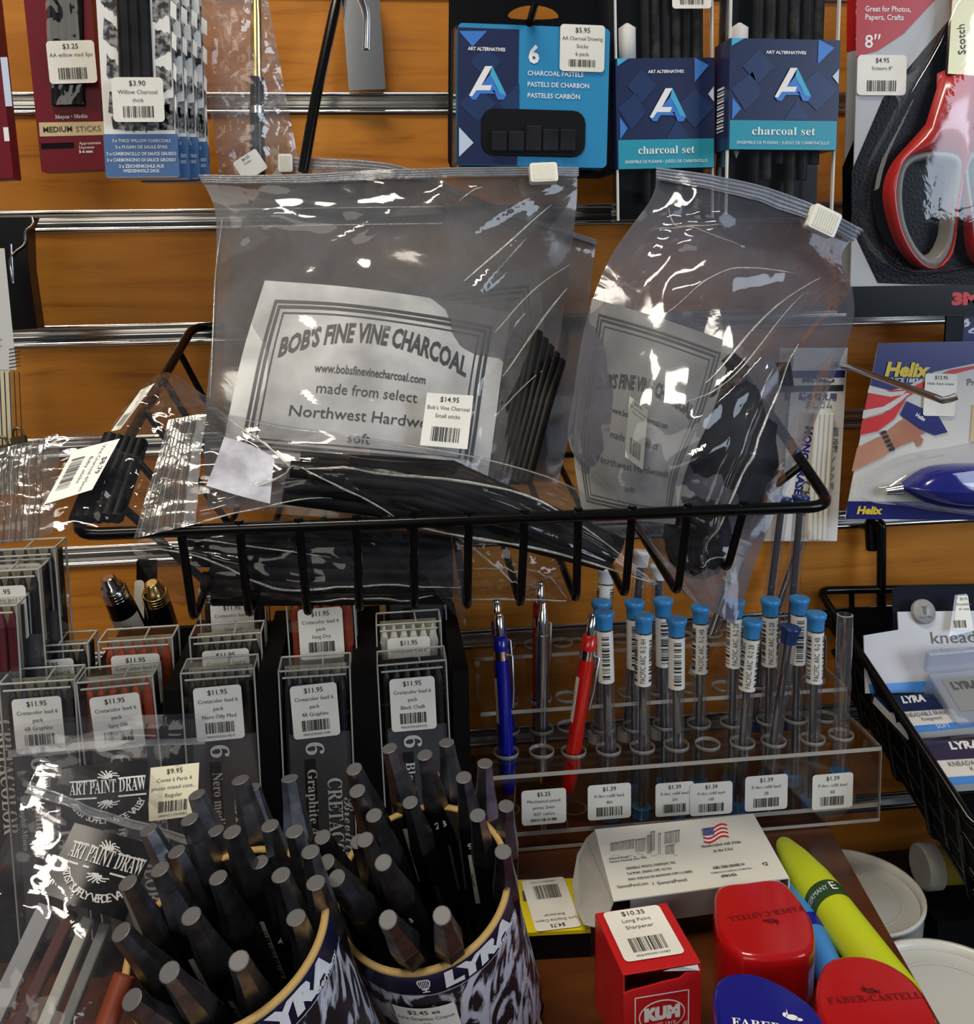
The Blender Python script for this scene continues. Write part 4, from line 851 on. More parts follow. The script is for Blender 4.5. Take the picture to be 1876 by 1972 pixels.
[fold_glint(t, f, c, r) for c, r in (([(0, .2), (.3, .45), (.6, .75)], .0007), ([(.6, .75), (.63, .4), (.66, .05)], .0007), ([(0, .62), (.4, .55), (.62, .6)], .0005), ([(.05, .98), (.5, .97), (.97, .98)], .0008), ([(.65, .55), (.85, .65), (.98, .95)], .0006))]
# ------------------------------------------------------------------ boxes of leads in their black rack
M_leadg = mat('graphite_lead', (.035, .037, .045), .35); M_leadr = mat('sanguine_lead', (.36, .06, .02), .6); M_leadw = mat('white_chalk_lead', (.7, .69, .64), .7)
M_leadd = mat('dark_sepia_lead', (.02, .016, .015), .5); M_tray = mat('ivory_box_insert', (.36, .33, .22), .6)
M_gcard = speckle(mat('slate_grey_card', (.075, .078, .085), .45), (.06, .062, .068), (.09, .093, .1), 12); M_gcard2 = mat('black_box_insert', (.012, .012, .013), .6)
M_case = film('clear_lead_case', (.94, .94, .94), 0, gloss=.06, base=.05, bump=.06, bscale=20, refl=.6)
M_edge = mat('clear_plastic_edge', (.42, .42, .40), .15, alpha=1)
BW, BH, BD = .0385, .14, .018
_case = {}
def casemesh():
    mb = MB(); M = Matrix.Identity(4); mb.box(M, (0, 0, -BD), (BW, BH, 0), M_case)
    e = .0006
    for (a, b) in (((0, BH, 0), (BW, BH, 0)), ((0, BH, -BD), (BW, BH, -BD)), ((0, BH, -BD), (0, BH, 0)), ((BW, BH, -BD), (BW, BH, 0)), ((0, 0, 0), (0, BH, 0)), ((BW, 0, 0), (BW, BH, 0)), ((BW, 0, -BD), (BW, BH, -BD)), ((.002, BH-.0035, .0004), (BW-.002, BH-.0035, .0004)), ((BW*.6, BH, -BD), (BW*.62, BH, 0))):
        mb.tube([a, b], e, M_edge, 4)
    return mb
def leadbox(label, tl, tr, y, lead, lines, dig, name=None, n=6, sticker=True, ins=None, cardtop=.75, seed=1, sa=0):
    A, B_ = at(*tl, y), at(*tr, y); M = fr(A-V((0, 0, BH)), B_-A, (0, 0, 1)); s = (B_-A).length/BW
    M = M @ Matrix.Diagonal((s, 1, 1, 1))
    t = thing('lead_box', label, 'box of leads', M=M, group='clear boxes of drawing leads in the black rack')
    if 'c' not in _case:
        mb = casemesh(); mb.v = [M @ p for p in mb.v]; o = mb.obj('clear_case', t); _case['c'] = o
    else:
        c = _case['c'].copy(); COL.objects.link(c); c.parent = t; WM[c.name] = M
    mb = MB(); mb.box(M, (.0015, .0015, -BD+.001), (BW-.0015, BH*.97, -BD*.62), M_gcard2); mb.box(M, (.0022, BH*.7, -BD*.62), (BW-.0022, BH*.985, -BD*.58), ins or M_tray); mb.box(M, (.0015, .0015, -BD*.55), (BW-.0015, BH*.62, -BD*.4), M_gcard2); mb.obj('insert', t)
    for i in range(n):
        mb = MB(); r = .0029; x = .0045+(BW-.009)*i/(n-1)
        mb.lathe([(r, .05), (r, BH-.0125), (.0003, BH-.0012)], M @ T_((x, 0, -BD*.3)) @ Rm(-math.pi/2, 'X'), lead, 8, False); mb.obj('lead', t)
    mb = MB(); S = Sheet(mb, M @ T_((0, 0, -.0015)), BW, BH); S.rect(.1, .01, .97, cardtop, M_gcard, 0)
    S.rect(.3, .12, .46, cardtop-.1, M_gcard2, 1)
    S.text('6', .33, cardtop-.035, .014, M_wcard, 2, rot=-math.pi/2, al='l', style='serif')
    if name: S.text(name, .34, cardtop-.14, .0075, M_wcard, 2, rot=-math.pi/2, al='l', style='serif', fit=.0034*len(name)); S.text('Graphit-Minen', .14, cardtop-.2, .004, M_wcard, 2, rot=-math.pi/2, al='l', style='serif')
    S.text('CRETACOLOR', .62, cardtop-.18, .0115, M_wcard, 2, rot=-math.pi/2, al='l', style='serif', fit=.062); S.text('Brevillier', .84, cardtop-.26, .009, M_wcard, 2, rot=-math.pi/2, al='l', style='script', fit=.04)
    mb.obj('printed_card', t)
    if sticker: price(t, M, BW*.49, BH*.843, BW*.66, BH*.205, ['$11.95', 'Cretacolor lead 6', 'pack']+lines, a=sa, base=3, dig=dig, seed=seed)
    return t
# front row
leadbox('clear box of 6B graphite leads, leftmost of the front row', (-2, 1318), (143, 1309), -.2, M_leadg, ['6B Graphite'], '9002592261502', 'Graphite 6B', seed=31, sa=.02)
leadbox('clear box of orange sanguine oil leads in the front row', (167, 1314), (313, 1300), -.2, M_leadr, ['Sang Oil'], '9002592262081', 'Sanguine oil', seed=32, sa=.03)
leadbox('clear box of nero oily medium leads in the front row, behind the crayon tips', (353, 1297), (494, 1287), -.2, M_leadd, ['Nero Oily Med'], '9002592261823', 'Nero medium', seed=33, sa=.02)
leadbox('clear box of 4B graphite leads in the front row', (538, 1293), (675, 1284), -.2, M_leadg, ['4B Graphite'], '9002592261540', 'Graphite 4B le.', seed=34, sa=.04)
leadbox('clear box of black chalk leads, rightmost of the front row', (738, 1281), (870, 1270), -.2, M_leadd, ['Black Chalk'], '9002592260322', 'Black chalk', seed=35, ins=M_gcard2)
# second row
leadbox('clear box of dark leads, leftmost of the second row', (18, 1247), (166, 1239), -.165, M_leadd, ['Sepia Dark'], None, seed=36, sa=.04)
leadbox('clear box of orange leads in the second row', (192, 1237), (334, 1228), -.165, M_leadr, ['Sang Dry'], None, seed=37)
leadbox('clear box of nero leads in the second row', (373, 1228), (510, 1218), -.165, M_leadd, ['Nero Oily Med'], None, seed=38)
leadbox('clear box of sanguine dry leads with full red lead tips under the basket', (562, 1148), (692, 1138), -.165, M_leadr, ['Sang Dry'], '9002592262106', cardtop=.74, ins=mat('red_insert', (.2, .03, .012), .6), seed=39)
leadbox('clear box of white chalk leads behind the black chalk box', (728, 1204), (852, 1196), -.165, M_leadw, ['White Chalk'], None, seed=40)
# third row
leadbox('clear box of charcoal leads, rear of the nero leads column', (388, 1138), (514, 1130), -.13, M_leadd, ['Charcoal'], None, seed=41)
leadbox('rear lead box with grey card facing out, behind the white chalk box', (742, 1085), (862, 1077), -.13, M_leadd, [], None, sticker=False, seed=42, cardtop=.9)
# cluster at the left edge
leadbox('clear lead box at the left edge, upper rear of three', (-44, 1062), (108, 1054), -.16, M_leadd, ['Charcoal Med'], None, seed=43)
leadbox('clear lead box at the left edge, middle of three, pointed dark leads', (-74, 1104), (76, 1096), -.175, M_leadd, ['Nero Oil Med'], None, seed=44, ins=M_tray)
leadbox('clear lead box at the left edge, lowest of three with maroon leads', (-120, 1172), (24, 1166), -.19, mat('maroon_lead', (.12, .012, .02), .5), ['Sepia'], None, sticker=False, seed=45)
# black rack
t = thing('display_rack', 'stepped black rack holding the clear boxes of leads', 'rack', at(450, 1600, -.2))
zf = ZT+.0005
mb = MB(); xl = at(-130, 1500, -.2).x; xr = at(905, 1500, -.2).x
top2 = at(100, 1243, -.165).z-BH-.001; top3 = at(450, 1134, -.13).z-BH-.001
mb.box(None, (xl, -.182, zf), (xr, -.148, top2), M_blackm); mb.box(None, (xl, -.148, zf), (xr, -.10, top3-.02), M_blackm); mb.obj('step_base', t)
zb = at(600, 1195, -.1).z; x1 = at(262, 1300, -.1).x
mb = MB(); mb.box(None, (x1, -.1, zf), (xr, -.096, zb), M_blackm); mb.obj('back_panel', t)
for a, b, tp in ((144, 166, 1345), (318, 350, 1330), (498, 536, 1310), (680, 736, 1300), (874, 905, 1290)):
    xa, xb = at(a, 1400, -.2).x, at(b, 1400, -.2).x; ztop = at(a, tp, -.2).z; z2 = at(a, tp-110, -.12).z
    mb = MB(); P = [(-.2, zf), (-.101, zf), (-.101, z2), (-.2, ztop)]
    mb.add([(xa, p, q) for p, q in P]+[(xb, p, q) for p, q in P], [(0, 1, 2, 3), (7, 6, 5, 4), (0, 4, 5, 1), (1, 5, 6, 2), (2, 6, 7, 3), (3, 7, 4, 0)], M_blackm); mb.obj('divider', t)
# lead holders
def leadholder(label, a, b, y, tip, stick=True):
    A, B_ = at(*a, y), at(*b, y+.02); d = (B_-A).normalized(); t = thing('lead_holder', label, 'lead holder', A)
    q = lambda k: A+d*k
    mb = MB(); mb.tube([q(0), q(.0005), q(.006), q(.0065), q(.0165)], [.003, .0042, .0048, .0064, .0072], tip, 18)
    for i in range(4): mb.tube([q(.009+.0022*i), q(.0095+.0022*i), q(.010+.0022*i)], [.0070, .0077, .0070], tip, 18)
    mb.obj('metal_tip', t); mb = MB(); mb.tube([q(.0165), q(.026), q(.1)], [.0076, .0082, .0086], M_blackp, 18); mb.obj('barrel', t)
    if stick:
        x = d.cross(-FW).normalized(); n = x.cross(d); mb = MB()
        S = Sheet(mb, lambda X, Y, h: q(.028+Y)+(-n if n.dot(FW) > 0 else n)*((.0088+h)*math.cos(X/.0088))+x*((.0088+h)*math.sin(X/.0088)), 1, 1, curved=.002)
        S.rect(-.012, 0, .012, .04, M_label, 0); S.text('$15.95', .002, .018, .006, M_ink, 2, rot=math.pi/2); S.text('Cretacolor', -.004, .018, .0045, M_ink2, 2, rot=math.pi/2); mb.obj('price_sticker', t)
leadholder('black lead holder with chrome tip leaning against the wood slat', (207, 1112), (262, 1225), -.10, M_chrome)
leadholder('black lead holder with gold tip just under the clear bag corner', (292, 1122), (318, 1210), -.09, M_gold, False)
M, W, H = pk((262, 1215), (300, 1215), (258, 1080), -.075); t = thing('lead_holder_card', 'black hanging card with sideways price sticker beside the gold tipped lead holder', 'card', M=M)
mb = MB(); mb.box(M, (0, 0, -.004), (W, H, 0), M_blackm); mb.obj('backing_card', t, bevel=.0005); price(t, M, .002, H*.4, .03, .006, ['$15.95'], a=-math.pi/2, base=2, nobar=True)
# ------------------------------------------------------------------ acrylic stand with pencils and lead tubes
M_acr = film('clear_acrylic', (.93, .92, .91), 0, gloss=.03, base=.03, bump=.04, bscale=8, refl=.45)
M_aedge = mat('acrylic_cut_edge', (.42, .40, .36), .2); M_ring = mat('acrylic_hole_rim', (.30, .29, .27), .12)
y0 = -.124; zt0 = at(1300, 1468, y0).z; xL = at(942, 1478, y0).x; xR = at(1697, 1456, y0).x
tiers = [(y0, -.076, zt0), (-.076, -.044, zt0+.018), (-.044, -.006, zt0+.042)]
t = thing('pencil_stand', 'stepped clear acrylic stand with round holes for pencils and lead tubes', 'stand', ((xL+xR)/2, -.06, ZT))
row1 = [(975, 1446), (1043, 1444), (1105, 1444), (1172, 1440), (1237, 1436), (1303, 1432), (1363, 1430), (1430, 1427), (1490, 1424), (1565, 1420), (1620, 1412)]
row2 = [(978, 1402), (1043, 1400), (1096, 1396), (1162, 1398), (1222, 1396), (1280, 1392), (1346, 1390), (1410, 1388), (1480, 1384), (1532, 1380), (1588, 1378)]
h1 = [atz(x, y, zt0) for x, y in row1]; h2 = [atz(x, y, zt0) for x, y in row2]
h3 = [V((h2[i].x, -.06, zt0+.018)) for i in range(11)]; h4 = [V((h2[i].x+.003, -.025, zt0+.042)) for i in range(11)]
for k, (a, b, z) in enumerate(tiers):
    mb = MB(); mb.box(None, (xL, a, z-.0025), (xR, b, z), M_acr)
    for p in ((xL, a), ): mb.box(None, (xL, a-.0004, z-.0025), (xR, a, z), M_aedge)
    mb.box(None, (xR, a, z-.0025), (xR+.0004, b, z), M_aedge)
    for p in (h1+h2 if k == 0 else h3 if k == 1 else h4):
        mb.lathe([(.0077, p.z-.0024), (.0081, p.z-.0024), (.0081, p.z+.0001), (.0077, p.z+.0001), (.0077, p.z-.0024)], T_((p.x, p.y, 0)), M_ring, 26, True)
    mb.obj('tier_plate', t)
    mb = MB(); zb = ZT+.001 if k == 0 else tiers[k-1][2]
    mb.box(None, (xL, a, zb), (xR, a+.0025, z-.0025), M_acr); mb.box(None, (xR, a, zb), (xR+.0005, a+.0025, z), M_aedge); mb.box(None, (xL, a-.0003, zb), (xR, a, zb+.002), M_aedge) if k == 0 else None
    mb.obj('front_panel', t)
for z in (ZT+.012,):
    mb = MB(); mb.box(None, (xL, y0+.0026, z-.0025), (xR, -.006, z), M_acr); mb.box(None, (xL, y0+.002, z-.0025), (xR, y0+.0026, z), M_aedge)
    for p in h1: mb.lathe([(.0074, z), (.0082, z)], T_((p.x, p.y, 0)), M_ring, 24, True)
    mb.obj('lower_plate', t)
for x in (xL, xR-.0025):
    mb = MB(); Pp = [(y0, ZT+.001), (-.006, ZT+.001), (-.006, tiers[2][2]), (tiers[2][0], tiers[2][2]), (tiers[2][0], tiers[1][2]), (tiers[1][0], tiers[1][2]), (tiers[1][0], zt0), (y0, zt0)]
    n = len(Pp); mb.add([(x, a, b) for a, b in Pp]+[(x+.0025, a, b) for a, b in Pp], [tuple(range(n)), tuple(range(2*n-1, n-1, -1))]+[(i, (i+1) % n, n+(i+1) % n, n+i) for i in range(n)], M_acr); mb.obj('side_panel', t)
MF, Wf, Hf = fr(V((xL, y0-.0004, ZT+.001)), (1, 0, 0), (0, 0, 1)), xR-xL, zt0-ZT
S = PS(MB(), MF)
o = S.price(t, 1005, 1516, 1090, 1590, ['$5.25', 'Mechanical pencil', 'prime 2mm', 'AST colors'], base=1, seed=51)
for (x0_, y0_, x1_, y1_, l, sd) in ((1132, 1506, 1215, 1580, '8H', 52), (1262, 1503, 1336, 1573, '2H', 53), (1328, 1502, 1410, 1571, 'HB', 54), (1434, 1489, 1517, 1563, '2B', 55), (1563, 1486, 1643, 1560, '6B', 56)):
    S.price(t, x0_, y0_, x1_, y1_, ['$1.39', 'P-Arc refill lead', l], base=1 if l != 'HB' else 3, seed=sd)
M_bluecap = mat('light_blue_cap', (.035, .26, .62), .35); M_navycap = mat('navy_cap', (.008, .03, .13), .3); M_tube = film('clear_tube', (.93, .93, .94), 0, (.42, .41, .48), milk=.06, gloss=.05, base=.10, bump=.02, bscale=10, refl=.9)
M_lead2 = mat('graphite_refill', (.022, .022, .025), .3); M_navyb = mat('blue_barrel', (.006, .01, .30), .22, coat=.3); M_redb = mat('red_barrel', (.55, .012, .008), .22, coat=.3)
def axis(base, top):
    d = (top-base).normalized(); x = FW.cross(d).normalized(); n = x.cross(d)
    return d, x, n
def tube(label, base, capx, capy, cap=M_bluecap, wrap=('PACIFIC ARC  R-2 2B',), wl=.034, face=0, lead=True, below=.045, r=.0050, group=None, ya=0):
    top = at(capx, capy, base.y+ya); d, x, n = axis(base, top); L = (top-base).length; q = lambda k: base+d*k
    t = thing('refill_lead_tube', label, 'refill lead tube', q(-below), group=group or 'refill lead tubes in the acrylic stand')
    mb = MB(); mb.tube([q(-below), q(L-.004)], r, M_tube, 14, False)
    if cap is None: mb.tube([q(L-.0042), q(L-.0038)], [r, r*.8], M_aedge, 14, False)
    mb.obj('clear_tube', t)
    if lead: mb = MB(); mb.tube([q(-below+.003), q(L-.012)], r*.5, M_lead2, 10); mb.obj('graphite_lead', t)
    if cap is not None:
        mb = MB(); mb.tube([q(L-.011), q(L-.0045), q(L-.003), q(L-.0006), q(L)], [r*1.03, r*1.1, r*1.3, r*1.36, r*1.2], cap, 18); mb.obj('end_cap', t)
    mb = MB(); mb.tube([q(-below-.003), q(-below+.004)], r*1.25, cap or M_bluecap, 14); mb.obj('end_cap', t)
    if wrap is not None:
        mb = MB(); R_ = r+.0003; S = Sheet(mb, lambda X, Y, h: q(L-.012-wl+Y)+n*((R_+h)*math.cos(X/R_))+x*((R_+h)*math.sin(X/R_)), 1, 1, curved=.0015)
        S.rect(-R_*math.pi, 0, R_*math.pi, wl, M_label, 0); off = face
        if wrap: S.text(wrap[0], off+.0006, wl*.5, .0046, M_ink, 2, rot=math.pi/2, fit=wl*.86)
        S.bars(off+.003, .003, off+.0075, wl-.002, M_ink, 2, 16, int(capx), vert=True); S.bars(off-.0078, .003, off-.0045, wl-.002, M_ink, 2, 16, int(capx), vert=True)
        mb.obj('paper_wrap', t)
    return t
ordn = ('first', 'second', 'third', 'fourth', 'fifth', 'sixth', 'seventh', 'eighth')
F1 = [(3, 1163, 1177, -.0055, None), (4, 1240, 1183, 0, '4H'), (5, 1303, 1190, -.0055, None), (7, 1450, 1194, 0, '2B'), (9, 1572, 1180, .0005, '4B')]
for i, (k, x, y, fc, w) in enumerate(F1):
    tube('light blue capped lead tube, %s from the left in the front row' % ordn[i], h1[k], x, y, face=fc, wrap=('PACIFIC ARC  R-2 '+w,) if w else ('',))
tube('navy capped bare lead tube leaning in the front row', h1[8], 1523, 1206, M_navycap, None)
tube('open empty clear tube at the right end of the front row', h1[10], 1628, 1172, None, None, lead=False, r=.0052, below=.03)
F2 = [(3, 1158, 1157, -.0055, None), (4, 1222, 1157, -.0055, None), (5, 1277, 1153, -.0055, None), (6, 1350, 1166, .0005, 'HB'), (7, 1416, 1155, .0005, '2B'), (8, 1484, 1153, .0005, '2B'), (9, 1540, 1150, -.0055, None)]
for i, (k, x, y, fc, w) in enumerate(F2):
    tube('light blue capped lead tube, %s from the left in the second row' % ordn[i], h2[k], x, y, face=fc, wrap=('PACIFIC ARC  R-2 '+w,) if w else ('',))
for i, (b, x, y, c) in enumerate(((h3[8], 1508, 956, M_navycap), (h3[9], 1543, 954, M_navycap), (h4[9], 1560, 990, M_navycap))):
    tube(('tall navy capped clear tube left of two behind the rim', 'tall navy capped clear tube right of two behind the rim', 'tall navy capped tube in front of the eraser refill pack')[i], b, x, y, c, None, below=.03, r=.0046, ya=.01)
for i, (b, x, y) in enumerate(((h3[3], 1168, 1092), (h3[4], 1236, 1060), (h3[5], 1268, 1085), (h4[7], 1432, 1040))):
    tube(('white wrapped rear lead tube behind the bag tip', 'rear lead tube rising behind the basket wires', 'white topped rear lead tube below basket corner', 'rear lead tube with white wrap beside the hanging bag tip')[i], b, x, y, mat('white_cap', (.7, .7, .7), .5), ('',) if i in (0, 3) else None, below=.03, ya=.012, wl=.02)
# mechanical pencils
def pencil(label, base, x, y, body, below=.05, ya=0, sticker=True, r=.0049, group=None):
    top = at(x, y, base.y+ya); d, xx, n = axis(base, top); L = (top-base).length; q = lambda k: base+d*k
    t = thing('mechanical_pencil', label, 'mechanical pencil', q(-below), group=group)
    mb = MB(); mb.tube([q(-below+.022), q(-below+.03), q(L-.030)], [r*.8, r, r], body, 18); mb.obj('barrel', t)
    mb = MB(); mb.tube([q(L-.024), q(L-.015), q(L-.0145)], [r, r*.95, r*.6], body, 18); mb.obj('collar', t)
    mb = MB(); mb.tube([q(L-.030), q(L-.024)], r*1.03, M_chrome, 18); mb.obj('chrome_band', t)
    mb = MB(); mb.tube([q(L-.015), q(L-.002), q(L-.0016), q(L)], [r*.62, r*.62, r*.5, r*.48], M_chrome, 14); mb.obj('push_button', t)
    mb = MB(); mb.tube([q(-below), q(-below+.004), q(-below+.022)], [.0008, .0018, r*.78], M_gold if body is M_navyb else M_steel, 12); mb.obj('tip', t)
    c = xx*(r*.95)+n*(r*.35); mb = MB(); mb.tube([q(L-.027)+c*.9, q(L-.0275)+c*1.5, q(L-.05)+c*1.45, q(L-.062)+c*1.2], [.0009, .001, .0009, .0011], M_steel, 6); mb.obj('pocket_clip', t)
    if sticker:
        mb = MB(); R_ = r+.0002; S = Sheet(mb, lambda X, Y, h: q(L-.072+Y)+n*((R_+h)*math.cos(X/R_))+xx*((R_+h)*math.sin(X/R_)), 1, 1, curved=.0015)
        S.rect(-R_*1.5, 0, -R_*.75, .030, M_label, 0); S.text('Pacific Arc', -R_*1.1, .015, .0025, M_ink2, 2, rot=math.pi/2); mb.obj('barcode_sticker', t)
    return t
pencil('blue mechanical pencil in the front left hole of the stand', h1[0], 960, 1180, M_navyb)
pencil('second blue mechanical pencil right behind the front blue one', h2[0], 955, 1155, M_navyb, sticker=False)
pencil('red mechanical pencil leaning right in the front row', h1[2], 1143, 1180, M_redb)
pencil('dark red pencil in the back, behind the silver one', h3[1], 1040, 1120, mat('dark_red_barrel', (.28, .01, .01), .3), sticker=False)
top = at(1046, 1158, h2[1].y); d, xx, n = axis(h2[1], top); L = (top-h2[1]).length; q = lambda k: h2[1]+d*k
t = thing('mechanical_pencil', 'silver mechanical pencil with knurled grip', 'mechanical pencil', q(-.04))
mb = MB(); mb.tube([q(L), q(L-.001), q(L-.004), q(L-.0045), q(L-.022)], [.0012, .0022, .0022, .0026, .0046], M_chrome, 16); mb.obj('chrome_cone', t)
mb = MB()
mb.tube([q(L-.022-.0007*i) for i in range(41)], [.0052 if i % 2 else .0049 for i in range(41)], M_steel, 18); mb.obj('knurled_grip', t)
mb = MB(); mb.tube([q(L-.05), q(-.03)], [.0046, .0046], M_steel, 6); mb.obj('barrel', t); mb = MB(); mb.tube([q(-.03), q(-.04)], [.0044, .001], M_gold, 12); mb.obj('tip', t)
# ------------------------------------------------------------------ cups of graphite crayons
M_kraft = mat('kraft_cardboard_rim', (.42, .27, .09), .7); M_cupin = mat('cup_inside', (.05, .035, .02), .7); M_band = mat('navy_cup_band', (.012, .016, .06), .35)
M_sketch = mat('charcoal_sketch_print', (.4, .4, .42), .45)
speckle(M_sketch, (.012, .010, .014), (.62, .62, .70), 70, .48, .56, stretch=(1, 1, .35), detail=9, dist=2.5)
M_graph = speckle(mat('graphite_point', (.1, .1, .11), .33, 1), (.18, .18, .2), (.36, .36, .39), 120, bump=.15); M_tipend = mat('flat_graphite_end', (.10, .10, .105), .5, .2)
M_crb = mat('black_crayon_wrap', (.004, .004, .005), .35, spec=.35)
def cup(label, c, ax, R, L, txoff, group):
    ax = V(ax).normalized(); f = (-FW-ax*(-FW).dot(ax)).normalized(); x = ax.cross(f); x = x if x.dot(RT) > 0 else -x
    M = Matrix(((x.x, f.x, ax.x, c.x), (x.y, f.y, ax.y, c.y), (x.z, f.z, ax.z, c.z), (0, 0, 0, 1)))
    t = thing('crayon_cup', label, 'cup', c-ax*L, group)
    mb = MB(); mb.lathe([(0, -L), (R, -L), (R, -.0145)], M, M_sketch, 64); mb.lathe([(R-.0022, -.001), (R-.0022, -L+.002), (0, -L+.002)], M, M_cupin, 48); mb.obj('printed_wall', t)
    mb = MB(); mb.lathe([(R, -.0145), (R+.0002, -.0145), (R+.0002, -.0015)], M, M_band, 64); mb.lathe([(R+.00035, -.0152), (R+.00035, -.0148)], M, M_pale, 64)
    S = Sheet(mb, lambda X, Y, h: M @ V(((R+.0003+h)*math.sin(X/R), (R+.0003+h)*math.cos(X/R), Y)), 1, 1, curved=.003)
    S.text('LYRA', txoff, -.0120, .0125, M_white, 1, al='l', bold=.07, fit=R*.95, shear=.1); S.text('Germany', txoff+R*.66, -.0138, .0042, M_white, 1, al='l', bold=.03, fit=R*.42)
    lx = txoff-.008
    for q in range(-2, 3): S.rect(lx+q*.0007-.00015, -.0095, lx+q*.0007+.00015, -.0045, M_white, 1)
    S.rect(lx-.0022, -.0045, lx+.0022, -.0038, M_white, 1); S.rect(lx-.0014, -.0107, lx+.0014, -.0095, M_white, 1); S.rect(lx-.0004, -.0118, lx+.0004, -.0107, M_white, 1); S.rect(lx-.0015, -.0125, lx+.0015, -.0118, M_white, 1)
    for sg in (-1, 1): S.poly([(lx+sg*.0022, -.0040), (lx+sg*.0028, -.0055), (lx+sg*.0022, -.0085), (lx+sg*.0014, -.0097), (lx+sg*.0017, -.0085), (lx+sg*.0022, -.006), (lx+sg*.0018, -.0045)][::sg], M_white, 1)
    mb.obj('name_band', t)
    mb = MB(); mb.lathe([(R+.0003, -.0015), (R+.0003, 0), (R-.0022, 0), (R-.0022, -.0015)], M, M_kraft, 64); mb.obj('kraft_rim', t)
    return t, M
CUPG = 'cylinders of graphite crayons'
RC_ = .0385
cr_c = CAM+ray(812, 1700)*.424; cl_c = CAM+ray(436, 1800)*.366
axr = (-.20, -.36, .92); axl = (-.22, -.25, .92)
tr_, Mr = cup('right cup of black graphite crayons with navy lettered band', cr_c, axr, RC_, .092, .006, CUPG)
S = lambda X, Y, h: Mr @ V(((RC_+.0004+h)*math.sin(X/RC_), (RC_+.0004+h)*math.cos(X/RC_), Y))
price(tr_, S, -.006, -.036, .026, .026, ['$2.45 ea', 'Lyra Graphite Crayon', '2B'], base=1, seed=61, curved=.003)
tl_, Ml = cup('left cup crowded with black graphite crayons, nearest the camera', cl_c, axl, RC_, .108, .012, CUPG)
def crayon(label, tip, d, M, L, grade=None, bar=False, spin=0.0, prints=True, R=.0065, tl=.027, push=None):
    T = CAM+ray(*tip)*d; ax = M.col[2].xyz; c = M.col[3].xyz; q = T-c; lat = q-ax*q.dot(ax)
    l2 = (lat*.78 if lat.dot(M.col[1].xyz) < .008 else lat*.25) if push is None else push
    if l2.length > .026: l2 = l2*(.026/l2.length)
    Pb = c-ax*(L-.008)+l2; dr = (T-Pb); ln = dr.length; dr.normalize()
    n = (-FW-dr*(-FW).dot(dr)).normalized(); x = n.cross(dr)
    Mx = Matrix(((x.x, n.x, dr.x, T.x), (x.y, n.y, dr.y, T.y), (x.z, n.z, dr.z, T.z), (0, 0, 0, 1)))
    t = thing('graphite_crayon', label, 'crayon', Pb, 'graphite crayons in the two cups')
    ph = math.radians(30)+spin
    mb = MB(); mb.lathe([(0, -ln), (R, -ln), (R, -tl-.001)], Mx, M_crb, 6, False, ph=ph)
    a = R*math.cos(math.radians(30)); Sx = Sheet(mb, Mx @ Rm(spin, 'Z') @ fr((0, a, 0), (-1, 0, 0), (0, 0, 1)), 1, 1)
    if grade: Sx.text(grade, 0, -tl-.0105, .0052, M_white, 1, bold=.03); Sx.text(grade, R*.0, -tl-.0105, .0001, M_white, 1)
    if bar: Sx.rect(-R*.5, -tl-.046, R*.5, -tl-.014, M_label, 1); Sx.bars(-R*.15, -tl-.044, R*.45, -tl-.018, M_ink, 2, 16, int(tip[0]), vert=True); Sx.text('084900', -R*.33, -tl-.03, .003, M_ink, 2, rot=math.pi/2)
    else:
        Sx.rect(-R*.1, -tl-.05, R*.35, -tl-.022, M_gcard, 1)
    mb.obj('wrapped_body', t)
    mb = MB(); mb.lathe([(R*.99, -tl-.001), (R*.99, -tl+.001), (R*.66, -tl*.35), (.0036, 0)], Mx, M_graph, 6, False, ph=ph); gp = mb.obj('graphite_point', t)
    mb = MB(); mb.lathe([(.0036, 0), (.0032, .0002), (0, .0002)], Mx, M_tipend, 14, False); mb.obj('flat_end', gp)
    return t
LC = [((379, 1530), .405, 'HB', 0, 'rearmost on the left side of the pair'), ((365, 1578), .392, None, 0, 'just in front of the rearmost left one'), ((286, 1598), .392, None, 0, 'standing over the black label of the clear bag'),
      ((463, 1502), .405, None, 0, 'left of the twin tips at the back'), ((485, 1517), .41, '2B', 0, 'right of the twin tips at the back'), ((558, 1499), .415, None, 0, 'darkest rear tip before the 4B lead box'),
      ((447, 1602), .385, None, 1, 'centre of the bunch below the twin tips'), ((308, 1674), .37, None, 1, 'pointed tip beside the black label corner'), ((246, 1700), .368, None, 0, 'left side, upper of two'),
      ((233, 1795), .345, None, 0, 'leftmost and low, over the rim'), ((368, 1764), .345, None, 1, 'thick tip leaning left in the middle'), ((326, 1872), .325, None, 0, 'nearest, low in front'),
      ((541, 1685), .366, None, 0, 'round end right of the centre'), ((567, 1601), .385, None, 0, 'dark end at the back right'), ((570, 1767), .355, None, 0, 'bright round end beside the right rim'), ((460, 1850), .333, None, 0, 'low grey end near the front rim'),
      ((254, 1925), .325, None, 0, 'lowest at the left, bending out of the frame')]
LC += [((598, 1640), .378, None, 0, 'short dark one against the back right rim'), ((520, 1590), .392, None, 0, 'dark one behind the round end'), ((415, 1600), .402, None, 0, 'dark one between the left pair and the centre'),
       ((340, 1640), .392, None, 0, 'dark one behind the pointed tip'), ((608, 1700), .366, None, 0, 'dark one low at the right rim'), ((500, 1660), .392, '4B', 0, 'dark one in the middle of the cup'), ((420, 1690), .378, None, 0, 'dark one under the centre tip')]
for tip, d, g, b, w in LC: crayon('black graphite crayon in the left cup, %s' % w, tip, d, Ml, .108, g, bool(b), rnd.uniform(-.3, .3))
